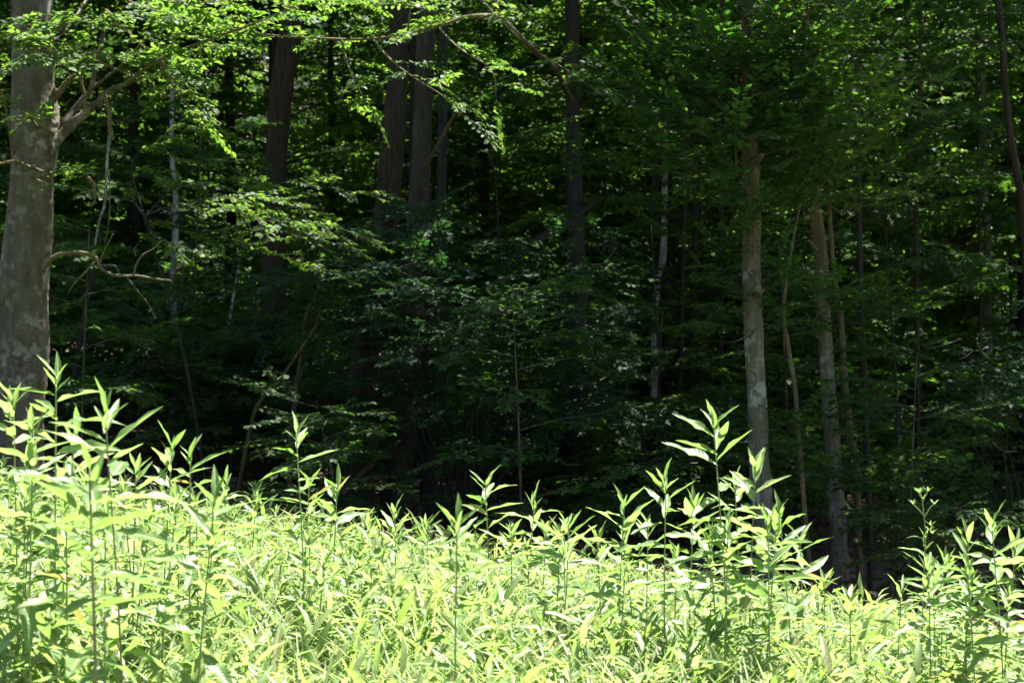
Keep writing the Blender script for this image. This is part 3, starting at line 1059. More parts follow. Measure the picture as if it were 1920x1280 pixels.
branch(tw2, [(800, 310, 18), (822, 270, 17.6), (838, 240, 17.4), (852, 215, 17.2)], 18, 9, 5, M['olive'], 7, .1, 5)
crown_above(tw2, (-.4, 20.0, 10), 2.6, 3, 140, 9, leaf=.15)
S3c = [(832, -40, 15, 19.5), (830, 190, 17, 19.5), (827, 370, 18, 19.5), (815, 600, 22, 19.5), (806, 850, 30, 19.5), (804, 960, 34, 19.5)]
tw3 = tree_root('slender_tree', 'slim dark trunk close behind the pair at centre', S3c)
build_trunk(tw3, S3c, M['dark_bark'], top=(at(826, -450, 19.5), .06), sides=16, rough=.05, seed=14)
crown_above(tw3, (-.2, 22.0, 9.5), 2.2, 2.6, 100, 10, leaf=.15)

# --- the two pale trunks right
S5 = [(1398, 150, 13, 15), (1404, 235, 18, 15), (1407, 310, 38, 15), (1407, 350, 34, 15), (1409, 430, 31, 15), (1410, 520, 33, 15), (1414, 640, 35, 15), (1419, 760, 36, 15), (1424, 860, 38, 15), (1430, 960, 40, 15), (1436, 1080, 44, 15)]
pale = tree_root('pale_trunk_tree', 'pale ridged trunk with olive top and bushy shoots, larger of the two right', S5)
build_trunk(pale, S5, M['pale'], top=(at(1392, -250, 15.2), .02), sides=28, rough=.075, ridges=14, seed=21)
kn = link('knot_hole', None, None) if False else None
S6 = [(1526, 300, 14, 16), (1532, 430, 26, 16), (1538, 480, 26, 16), (1545, 600, 26, 16), (1553, 720, 27, 16), (1562, 850, 28, 16), (1572, 1000, 31, 16), (1576, 1120, 33, 16)]
pale2 = tree_root('pale_trunk_tree', 'pale mossy leaning trunk, slimmer of the two right', S6)
build_trunk(pale2, S6, M['pale'], top=(at(1508, -100, 16.2), .018), sides=24, rough=.08, ridges=12, seed=22)


for (rt, pp_, w0_, w1_, sd_) in ((pale, [(1404, 312, 14.9), (1422, 300, 14.7), (1430, 290, 14.6)], 14, 9, 1), (pale, [(1412, 560, 14.9), (1428, 548, 14.8), (1434, 540, 14.7)], 6, 3, 2),
                                 (pale, [(1416, 700, 14.9), (1400, 690, 14.8), (1392, 688, 14.7)], 5, 3, 3), (pale, [(1424, 815, 14.95), (1443, 806, 14.9), (1450, 806, 14.8)], 5, 2, 4),
                                 (pale2, [(1545, 640, 15.9), (1530, 628, 15.8), (1520, 600, 15.8), (1508, 585, 15.8)], 5, 2, 5), (pale2, [(1556, 770, 15.9), (1572, 760, 15.8), (1580, 752, 15.8)], 6, 3, 6),
                                 (pale2, [(1533, 470, 15.9), (1520, 455, 15.8), (1514, 450, 15.8)], 8, 5, 7), (pale2, [(1568, 930, 15.95), (1552, 925, 15.85), (1547, 920, 15.8)], 5, 3, 8)):
    branch(rt, pp_, 15, w0_, w1_, M['pale'] if sd_ % 2 == 0 else M['olive'], 7, .15, 200 + sd_, name='stub', n=6)


def shoots(root, base, n, ln, seed, Y, tpls, leafm, singles, spread=.7, per=1, aspect=.85, up=.9):
    g = np.random.default_rng(seed)
    fo = Foliage()
    for b in base:
        p0 = at(*b[:2], b[2] if len(b) > 2 else Y)
        for k in range(n):
            a = g.random() * 6.28
            d = Vector((math.cos(a) * spread, math.sin(a) * spread * .8, up * g.uniform(.2, 1.1)))
            l = ln * g.uniform(.5, 1.1)
            pts = [p0, p0 + d * l * .5, p0 + Vector((d.x * 1.1, d.y * 1.1, d.z * .85)) * l]
            c = fo.bough(pts, tpls, per_m=6.5, t0=.15, sc=.9, seed=seed * 9 + k, n=8)
            if k % 2 == 0:
                tube_obj('branch', c, np.linspace(.008, .003, len(c)), M['olive'], root, 5, 0, k, origin=root.location)
    emit_foliage(fo, root, leafm, M['twig'], singles, aspect=aspect)


shoots(pale, [(1400, 300), (1395, 210), (1380, 330, 14.8), (1420, 160, 15.1), (1330, 260, 14.8), (1450, 240, 14.9), (1370, 160), (1300, 330, 15.2), (1350, 200), (1430, 120), (1400, 40), (1460, 320)], 6, .85, 31, 15, SPR_ARCH + SPR[:3], M['tree_leaf'], 280, up=.6, aspect=.95)
fo = Foliage()
for k, b in enumerate([(1405, 450), (1408, 500), (1400, 430), (1412, 560), (1340, 470), (1350, 430), (1440, 440)]):
    p0 = at(b[0], b[1], 14.9)
    for j in range(3):
        a = k * 2.4 + j * 2.1
        d = Vector((math.cos(a) * .4, -abs(math.sin(a)) * .3, .15 + .1 * j))
        fo.bough([p0, p0 + d * .5, p0 + d], SPR_ARCH, per_m=6, t0=.2, sc=.6, seed=700 + k * 3 + j, n=6)
for k, (bx, by) in enumerate([(1395, 590), (1440, 540), (1380, 520), (1420, 620)]):
    p0 = at(bx, by, 14.85)
    for j in range(3):
        d = Vector((math.cos(k + j * 2.1) * .35, -.15, .05))
        fo.bough([p0, p0 + d * .5, p0 + d], SPR_THIN, per_m=7, t0=.1, sc=.6, seed=790 + k * 3 + j, n=6)
emit_foliage(fo, pale, M['tree_leaf'], M['twig'], 60, aspect=.85)
shoots(pale, [(1400, 260, 14.7), (1410, 180, 14.7), (1385, 110, 14.7), (1395, 30, 14.8)], 5, .5, 35, 15, SPR_ARCH, M['tree_leaf'], 1, up=.4, aspect=.95)
shoots(pale2, [(1520, 240, 16), (1500, 130, 16.2), (1560, 330, 15.9), (1600, 260, 16), (1540, 60, 16), (1480, 380, 16), (1580, 400, 16), (1530, 380), (1640, 180), (1500, 40)], 6, .9, 33, 16, SPR_ARCH + SPR[:3], M['sunlit_leaf'], 240, up=.6, aspect=.95)
fo = Foliage()
for k, b in enumerate([(1530, 560), (1500, 600), (1560, 600), (1610, 590), (1470, 640), (1440, 380), (1650, 600)]):
    p0 = at(b[0], b[1], 15.8)
    for j in range(3):
        a = k * 1.9 + j * 2.1
        d = Vector((math.cos(a) * .45, -abs(math.sin(a)) * .3, .05 + .1 * j))
        fo.bough([p0, p0 + d * .5, p0 + d], SPR, per_m=6, t0=.2, sc=.7, seed=740 + k * 3 + j, n=6)
emit_foliage(fo, pale2, M['tree_leaf'], M['twig'], 60)
crown_above(pale, (2.2, 16.8, 7.6), 2.4, 2.6, 170, 11, leaf=.13)
crown_above(pale2, (4.2, 17.8, 7.8), 2.4, 2.6, 160, 12, leaf=.13)


# --- thin stems
def thin(label, samples, mat, crown=None, leafy=None, name='sapling', cat='young tree', seed=0, top=None, ridges=0):
    r_ = tree_root(name, label, samples, cat)
    Y = samples[0][3]
    build_trunk(r_, samples, mat, top=top, sides=10, rough=.10, seed=seed, dens=10, ridges=ridges)
    if leafy:
        fo = Foliage()
        gg = np.random.default_rng(seed + 900)
        for k, (bx, by, L_) in enumerate(leafy):
            p0 = at(bx, by, Y)
            for j in range(4):
                a = k * 1.9 + j * 1.6 + gg.normal() * .3
                d = Vector((math.cos(a) * L_, -abs(math.sin(a)) * L_ * .8, .08 + .12 * gg.random()))
                c = fo.bough([p0, p0 + d * .5, p0 + d], SPR, per_m=6, t0=.2, sc=.75, seed=seed * 31 + k * 5 + j, n=6)
        emit_foliage(fo, r_, M['tree_leaf'], M['twig'], 45)
    return r_


thin('thin crooked olive sapling stem between the two pale trunks',
     [(1470, 560, 7, 15.3), (1478, 650, 9, 15.3), (1490, 730, 9, 15.3), (1497, 820, 10, 15.3), (1505, 920, 10, 15.3), (1514, 1020, 9, 15.3), (1521, 1110, 9, 15.3)],
     M['olive'], leafy=[(1480, 850, .3), (1500, 900, .35), (1470, 810, .25), (1480, 590, .4)], seed=51, top=(at(1500, 380, 15.3), .01))
thin('thin grey-olive sapling stem just right of the slimmer pale trunk',
     [(1556, 410, 8, 16.4), (1565, 520, 9, 16.4), (1577, 600, 10, 16.4), (1583, 700, 12, 16.4), (1594, 800, 13, 16.4), (1606, 880, 15, 16.4), (1608, 960, 13, 16.4), (1613, 1100, 13, 16.4)],
     M['olive'], leafy=[(1606, 880, .4), (1610, 920, .35), (1640, 900, .3), (1600, 600, .5)], seed=52, top=(at(1540, 100, 16.6), .012))
thin('faint dark sapling stem standing in shade right of the pale trunks',
     [(1612, 480, 10, 18), (1616, 600, 11, 18), (1622, 760, 11, 18), (1628, 920, 12, 18), (1632, 1080, 12, 18)], M['dark_bark'], seed=53,
     top=(at(1605, 0, 18), .015), leafy=[(1640, 680, .5), (1700, 560, .6)])
thin('thin brown trunk leaning left up the right edge',
     [(1868, -30, 14, 17), (1880, 90, 14, 17), (1888, 200, 13, 17), (1902, 300, 14, 17), (1916, 380, 15, 17), (1926, 520, 16, 17), (1930, 800, 18, 17)], M['fissured'], seed=54,
     top=(at(1850, -300, 17), .02), leafy=[(1880, 120, .5), (1850, 40, .6)])
thin('pale dappled slender trunk left of the dark brown one',
     [(322, 260, 9, 24), (328, 340, 10, 24), (330, 420, 12, 24), (324, 520, 12, 24), (328, 620, 12, 24), (325, 760, 13, 24)], M['dappled_bark'], seed=55, top=(at(330, -100, 24), .02))
thin('short pale slanting stem low in the wood left of centre',
     [(432, 590, 7, 22), (424, 640, 7, 22), (412, 690, 8, 22), (405, 780, 8, 22)], M['dappled_bark'], seed=56, top=(at(450, 480, 22), .008))
thin('pale speckled twin-stemmed trunk left of the larger pale trunk',
     [(1246, 380, 11, 24), (1246, 430, 11, 24), (1243, 490, 13, 24), (1232, 530, 12, 24), (1228, 640, 13, 24)], M['dappled_bark'], seed=57, top=(at(1255, 0, 24), .02))
thin('dim thin grey stem behind the larger pale trunk crown',
     [(1160, 380, 10, 30), (1160, 480, 10, 30), (1162, 560, 11, 30)], M['dark_bark'], seed=58, top=(at(1150, -100, 26), .03))
thin('pale stem flecked with light in the far right of the wood',
     [(1846, 340, 13, 28), (1850, 400, 13, 28), (1852, 560, 14, 28)], M['grey_bark'], seed=59, top=(at(1840, -100, 28), .03))
thin('reddish thin stem with light flecks among leaves upper right',
     [(1724, 200, 8, 22), (1720, 300, 8, 22), (1718, 420, 9, 22), (1720, 600, 9, 22)], M['fissured'], seed=60, top=(at(1728, -100, 22), .015), leafy=[(1760, 320, .6), (1690, 300, .5)])
thin('upright mossy yellow pole left of the fissured trunk',
     [(597, 540, 5, 16.8), (575, 590, 7, 16.8), (568, 650, 8, 16.8), (560, 700, 9, 16.8), (552, 760, 9, 16.8), (545, 850, 10, 16.8)], M['yellow_twig'], seed=61, top=(at(600, 470, 16.8), .008))
thin('slanting olive stem crossing the mossy yellow pole',
     [(590, 615, 5, 16.5), (560, 660, 6, 16.5), (525, 710, 6, 16.5), (490, 750, 7, 16.5), (470, 800, 7, 16.5)], M['yellow_twig'], seed=62, top=(at(600, 585, 16.5), .005))
thin('thin dark stem in shade at the left behind the beech',
     [(165, 560, 8, 18), (150, 640, 8, 18), (140, 720, 9, 18), (138, 800, 9, 18)], M['dark_bark'], seed=63, top=(at(190, 440, 18), .012))
thin('short stout dark trunk at the meadow edge below the shrub',
     [(800, 760, 22, 17), (803, 850, 24, 17), (806, 950, 26, 17)], M['dark_bark'], seed=64, top=(at(798, 600, 17), .05), ridges=6)
thin('slim reddish stem dangling close behind the beech trunk',
     [(330, 620, 6, 20), (326, 720, 7, 20), (326, 820, 8, 20)], M['twig'], seed=65, top=(at(345, 500, 20), .01))
for k, (x0, yy, wd, lab) in enumerate([(1300, 23, 13, 'faint grey trunk with a sunlit patch high up right of centre'), (430, 31, 20, 'dim trunk low between beech and dark brown trunk'),
                                       (1700, 27, 11, 'faint upright trunk in deep shade right of the pale pair'),
                                       (620, 33, 15, 'dim trunk behind sunlit leaves left of the fissured trunk'), (905, 33, 15, 'dim trunk right of the centre pair'),
                                       (250, 28, 18, 'dim thin trunk behind the hanging dead limb'), (1195, 34, 12, 'dim trunk in shade between centre and pale trunks')]):
    thin(lab, [(x0, 100, wd * .8, yy), (x0 + 4, 400, wd, yy), (x0 - 4, 700, wd * 1.1, yy)], M['dark_bark'], seed=80 + k,
         top=(at(x0 + 10, -200, yy), .03), name='slender_tree', cat='tree')

# fallen and leaning wood
def pole(name, label, cat, pts, w0, w1, Y, mat, seed):
    P = [at(a, b, c) for a, b, c in pts]
    r_ = thing(name, label, cat, tuple(P[0]))
    c = catmull(P, 40)
    tube_obj('stem', c, np.linspace(w0 / FPX * Y / 2, w1 / FPX * Y / 2, len(c)), mat, r_, 9, .12, seed, origin=r_.location)
    return r_, P


lg, P = pole('leaning_log', 'mossy yellowish log leaning against the foot of the fissured trunk', 'log', [(640, 925, 16.4), (690, 875, 16.6), (735, 838, 16.9), (770, 815, 17.1)], 11, 8, 16.6, M['yellow_twig'], 3)
lg2, P = pole('leaning_limb', 'curved brown dead limb slanting up to the slate-grey trunk', 'dead limb',
              [(930, 640, 18.6), (945, 505, 18.8), (970, 478, 19), (1010, 448, 19.4), (1060, 420, 20), (1095, 395, 20.6), (1125, 372, 21)], 18, 11, 19.3, M['fissured'], 4)


# ------------------------------------------------------------------ shrubs at the wood's edge
def shrub(label, base, clumps, seed, leafm, singles, tpls=SPR_SHRUB, name='shrub', nper=7):
    g = np.random.default_rng(seed)
    b = at(*base)
    r_ = thing(name, label, 'shrub', (b.x, b.y, gz(b.x, b.y)))
    fo = Foliage()
    root = Vector(r_.location)
    for k, (cx, cy, Y, rp) in enumerate(clumps):
        c0 = at(cx, cy, Y)
        R_ = rp / FPX * Y
        mid = root.lerp(c0, .5) + Vector((g.normal() * .1, g.normal() * .1, .25))
        cc = catmull([root, mid, c0], 14)
        tube_obj('branch', cc, np.linspace(.009, .004, len(cc)), M['dark_bark'], r_, 5, .1, k, origin=root)
        for j in range(nper):
            d = unit(g.normal(size=3) * np.array([1, .8, .22]))
            ln = R_ * g.uniform(.4, 1.5)
            dv = Vector(d)
            pts = [c0, c0 + dv * ln * .5 + Vector((0, 0, .04)), c0 + dv * ln]
            c = fo.bough(pts, tpls, per_m=9, t0=.15, sc=.85, seed=seed * 97 + k * 9 + j, flat=.9, n=6)
    emit_foliage(fo, r_, leafm, M['twig'], singles, aspect=1.1)
    # bare pale twigs
    for k in range(9):
        cx, cy, Y, rp = clumps[g.integers(len(clumps))]
        x0, y0 = cx + g.normal() * rp * .7, cy + g.normal() * rp * .5
        dx, dy = g.choice([-1, 1]) * g.uniform(20, 60), g.uniform(-40, 25)
        branch(r_, [(x0, y0, Y - .3), (x0 + dx * .5, y0 + dy * .3 + 6, Y - .45), (x0 + dx, y0 + dy, Y - .5)], Y, 2.4, 1, M['grey_bark'], 4, .1, k, name='twig', n=8)
    return r_


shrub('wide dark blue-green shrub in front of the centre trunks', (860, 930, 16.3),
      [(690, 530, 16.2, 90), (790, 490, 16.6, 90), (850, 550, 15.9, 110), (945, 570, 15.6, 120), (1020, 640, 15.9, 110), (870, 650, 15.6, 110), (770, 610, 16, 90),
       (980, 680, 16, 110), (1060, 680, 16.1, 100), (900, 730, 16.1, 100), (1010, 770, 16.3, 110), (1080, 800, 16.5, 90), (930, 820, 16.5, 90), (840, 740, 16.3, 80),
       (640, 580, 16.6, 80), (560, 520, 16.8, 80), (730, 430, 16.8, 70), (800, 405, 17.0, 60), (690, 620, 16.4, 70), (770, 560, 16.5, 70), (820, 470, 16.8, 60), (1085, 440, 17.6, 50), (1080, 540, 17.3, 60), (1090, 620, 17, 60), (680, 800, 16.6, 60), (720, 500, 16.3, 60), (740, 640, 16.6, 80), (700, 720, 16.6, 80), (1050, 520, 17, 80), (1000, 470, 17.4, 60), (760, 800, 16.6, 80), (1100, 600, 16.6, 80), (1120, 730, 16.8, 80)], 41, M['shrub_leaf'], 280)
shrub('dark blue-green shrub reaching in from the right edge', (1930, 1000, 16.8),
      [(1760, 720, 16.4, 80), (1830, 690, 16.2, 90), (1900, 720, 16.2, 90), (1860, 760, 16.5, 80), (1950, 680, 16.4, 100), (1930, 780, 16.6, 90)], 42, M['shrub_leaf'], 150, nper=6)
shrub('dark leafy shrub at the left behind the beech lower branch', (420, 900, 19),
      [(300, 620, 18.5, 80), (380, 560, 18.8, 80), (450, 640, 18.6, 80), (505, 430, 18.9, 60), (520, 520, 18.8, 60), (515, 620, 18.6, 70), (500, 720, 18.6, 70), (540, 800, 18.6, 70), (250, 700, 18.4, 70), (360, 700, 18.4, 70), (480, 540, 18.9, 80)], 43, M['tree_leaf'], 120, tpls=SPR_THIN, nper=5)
shrub('low dark seedlings patch right of the centre shrub', (1200, 980, 18.2),
      [(1180, 820, 18, 80), (1260, 760, 18.2, 80), (1220, 880, 18, 80), (1310, 850, 18.4, 80), (1140, 900, 18, 70), (1290, 660, 18.6, 80)], 44, M['tree_leaf'], 60, tpls=SPR_THIN, nper=4)

for k, (bx, by, Y_) in enumerate([(150, 1010, 15.2), (640, 1000, 15.0), (980, 1020, 15.2), (1190, 1050, 15.4), (1700, 1110, 15.6), (1860, 1110, 15.0)]):
    b = at(bx, by, Y_)
    copy_thing(first[('under', 5 if k % 2 else 4)], (b.x, b.y, gz(b.x, b.y)), k * 1.3, .75,
               'seedling at the rim, %s' % spot(b.x, b.y), 'seedlings on the forest floor')

# spreading saplings whose leafy boughs fill the mid-left and upper right
def bough_tree(label, base, paths, seed, leafm, singles, tpls=SPR, per=8, sc=.85, mat=None):
    b = at(*base)
    r_ = thing('sapling', label, 'young tree', (b.x, b.y, gz(b.x, b.y)))
    root = Vector(r_.location)
    topp = at(*paths[0][0])
    cc = catmull([root - Vector((0, 0, .2)), root.lerp(topp, .5) + Vector((.06, 0, 0)), topp], 24)
    tube_obj('trunk', cc, np.linspace(.016, .008, len(cc)), mat or M['dark_bark'], r_, 7, .08, seed, origin=root)
    fo = Foliage()
    for k, p in enumerate(paths):
        c = fo.bough([at(*q) for q in p], tpls, per_m=per, t0=.15, sc=sc, seed=seed * 13 + k)
        tube_obj('branch', c, np.linspace(.007, .0025, len(c)), mat or M['dark_bark'], r_, 5, .05, k, origin=root)
    emit_foliage(fo, r_, leafm, M['twig'], singles)
    return r_


bough_tree('sapling with flat layered green boughs left of the centre pair', (400, 960, 15.2),
           [[(270, 405, 15), (300, 450, 15), (380, 470, 15), (470, 460, 15)], [(270, 405, 15), (350, 430, 15.3), (500, 470, 15.3), (580, 500, 15.3)], [(270, 405, 15), (400, 300, 16), (500, 400, 16), (560, 440, 16)],
            [(270, 405, 15), (340, 382, 14.9), (440, 370, 14.8), (540, 385, 14.7), (640, 430, 14.6)],
            [(300, 400, 15), (420, 395, 14.6), (520, 420, 14.4), (600, 450, 14.3)],
            [(270, 410, 15), (330, 350, 15.2), (420, 340, 15.4), (560, 345, 15.4), (660, 360, 15.3)],
            [(270, 405, 15), (220, 340, 15.2), (150, 325, 15.1)],
            [(270, 405, 15), (250, 300, 15.4), (340, 250, 15.5), (430, 240, 15.6)]], 45, M['sunlit_leaf'], 200)
bough_tree('dark layered sapling filling the upper right of the wood', (1680, 1080, 18.5),
           [[(1660, 420, 18.5), (1600, 380, 18.2), (1520, 370, 18)], [(1660, 420, 18.5), (1720, 350, 18), (1800, 330, 17.8), (1900, 330, 17.6)],
            [(1660, 420, 18.5), (1680, 300, 18.4), (1760, 230, 18.2), (1850, 200, 18)], [(1660, 420, 18.5), (1640, 250, 18.6), (1620, 150, 18.6), (1680, 60, 18.4)],
            [(1660, 420, 18.5), (1760, 480, 18), (1850, 500, 17.8)], [(1650, 400, 18.5), (1700, 160, 18.4), (1800, 90, 18), (1900, 60, 18)]], 46, M['tree_leaf'], 120, sc=1.1)
bough_tree('dark layered sapling between the slate-grey and pale trunks', (1230, 1000, 18.8),
           [[(1220, 420, 18.8), (1160, 330, 18.5), (1100, 290, 18.3)], [(1220, 420, 18.8), (1290, 350, 18.5), (1350, 330, 18.2)],
            [(1220, 420, 18.8), (1230, 250, 18.6), (1180, 150, 18.4), (1120, 120, 18.2)], [(1220, 420, 18.8), (1260, 200, 18.6), (1300, 90, 18.5), (1380, 40, 18.4)],
            [(1220, 400, 18.8), (1240, 100, 18.6), (1200, 20, 18.5), (1120, -10, 18.4)]], 47, M['tree_leaf'], 120, sc=1.1)
bough_tree('thin leafy sapling hanging over the top between centre pair and slate-grey trunk', (930, 950, 18),
           [[(930, 330, 18), (900, 240, 17.8), (860, 180, 17.5)], [(930, 330, 18), (980, 260, 17.8), (1030, 240, 17.6)], [(930, 330, 18), (940, 150, 17.8), (1000, 60, 17.5)],
            [(930, 330, 18), (880, 100, 17.8), (800, 30, 17.6)]], 48, M['tree_leaf'], 80)

# ------------------------------------------------------------------ the meadow
print('meadow')


def meadow_leaf_mesh(seed, width=.105, droop=.25, fold=.35, ns=9, wave=.0):
    g = np.random.default_rng(seed)
    V, U = [], []
    for i in range(ns + 1):
        t = i / ns
        w_ = width * (math.sin(math.pi * t ** .80) ** .85 if 0 < t < 1 else 0.0)
        w_ = max(w_, .004)
        ang = -droop * 2.2 * t
        x = t * (1 - .12 * abs(droop) * t)
        z = -droop * t * t * .9
        y = .04 * math.sin(t * 3 + seed)
        e1 = wave * math.sin(t * 14 + seed) * .5
        e2 = wave * math.sin(t * 12 + seed * 2) * .5
        V += [(x, y + w_, z + fold * w_ + e1 * w_), (x, y + w_ * .5, z + fold * w_ * .42), (x, y, z), (x, y - w_ * .5, z + fold * w_ * .42), (x, y - w_, z + fold * w_ + e2 * w_)]
        U += [(0, t), (.25, t), (.5, t), (.75, t), (1, t)]
    F = []
    for i in range(ns):
        a = i * 5
        for j in range(4):
            F.append((a + j, a + j + 1, a + j + 6, a + j + 5))
    return make_mesh('leaf', np.array(V), [(np.array(F), 0)], [M['meadow']], uv=np.array(U))


g = np.random.default_rng(99)
MLEAF = {'up': [meadow_leaf_mesh(i, g.uniform(.085, .11), g.uniform(-.02, .14), g.uniform(.4, .7), wave=.5) for i in range(5)],
         'mid': [meadow_leaf_mesh(10 + i, g.uniform(.09, .125), g.uniform(.10, .42), g.uniform(.2, .5), wave=.7) for i in range(7)],
         'low': [meadow_leaf_mesh(20 + i, g.uniform(.10, .135), g.uniform(.4, .8), g.uniform(.1, .4), wave=.7) for i in range(5)]}
MLEAF['mid4'] = MLEAF['mid'][:4]


def mat_from(o, d, n, s):
    d = unit(d)
    b = unit(np.cross(n, d))
    nn = np.cross(d, b)
    return Matrix(((d[0] * s, b[0] * s, nn[0] * s, o[0]), (d[1] * s, b[1] * s, nn[1] * s, o[1]), (d[2] * s, b[2] * s, nn[2] * s, o[2]), (0, 0, 0, 1)))


def leafy_plant(top, base, label, seed, leaf=.165, gap=.042, group=None, name='tall_weed', bare=.45, red=False, nmax=34, stem_r=.0042, cat='plant', whorl=7):
    """stem from base to top with alternate lanceolate leaves and an upright terminal tuft"""
    g = np.random.default_rng(seed)
    top = Vector(top)
    base = Vector(base)
    r_ = thing(name, label, cat, tuple(base), group)
    H = (top - base).length
    mid = base.lerp(top, .5) + Vector((g.normal() * .02, g.normal() * .02, 0)) * H
    c = catmull([base - Vector((0, 0, .03)), mid, top], 22)
    tube_obj('stem', c, np.linspace(stem_r, stem_r * .45, len(c)), M['stem_red' if red else 'stem_green'], r_, 6, .03, seed, origin=base)
    L = [0.0]
    for i in range(len(c) - 1):
        L.append(L[-1] + (c[i + 1] - c[i]).length)
    tot = L[-1]
    phi = g.random() * 6.28
    s = tot
    cnt = 0
    while s > tot * bare and cnt < nmax:
        u = (tot - s)                      # distance below tip
        i = max(0, min(len(c) - 2, int(np.searchsorted(L, s)) - 1))
        f = (s - L[i]) / max(1e-6, L[i + 1] - L[i])
        p = c[i].lerp(c[i + 1], f) - base
        if u < .05:
            el = R(g.uniform(42, 78)); ln = leaf * g.uniform(.30, .58); kind = 'up'
        elif u < .14:
            el = R(g.uniform(12, 46)); ln = leaf * g.uniform(.6, .95); kind = 'up' if g.random() < .5 else 'mid'
        elif u < .40:
            el = R(g.uniform(-4, 28)); ln = leaf * g.uniform(.8, 1.15); kind = 'mid'
        else:
            el = R(g.uniform(-25, 20)); ln = leaf * g.uniform(.6, 1.1); kind = 'low' if g.random() < .6 else 'mid'
        d = np.array([math.cos(phi) * math.cos(el), math.sin(phi) * math.cos(el), math.sin(el)])
        upv = np.array([-math.cos(phi) * math.sin(el), -math.sin(phi) * math.sin(el), math.cos(el)]) + g.normal(size=3) * .28
        pool = MLEAF[kind]
        link('leaf', pool[g.integers(len(pool))], r_, mat=mat_from(p, d, upv, ln))
        phi += 2.4 + g.normal() * .25
        s -= gap * (.25 if u < .05 else (.5 if u < .14 else .9)) * g.uniform(.8, 1.2)
        cnt += 1
    return r_


def plant_px(px, py, Y, label, seed, basepx=None, **kw):
    kw['leaf'] = kw.get('leaf', .16) * 1.16
    top = at(px, py, Y)
    bx = at(basepx if basepx is not None else px + 8, 1000, Y).x
    base = Vector((bx, Y + .03, gz(bx, Y)))
    return leafy_plant(top, base, label, seed, **kw)


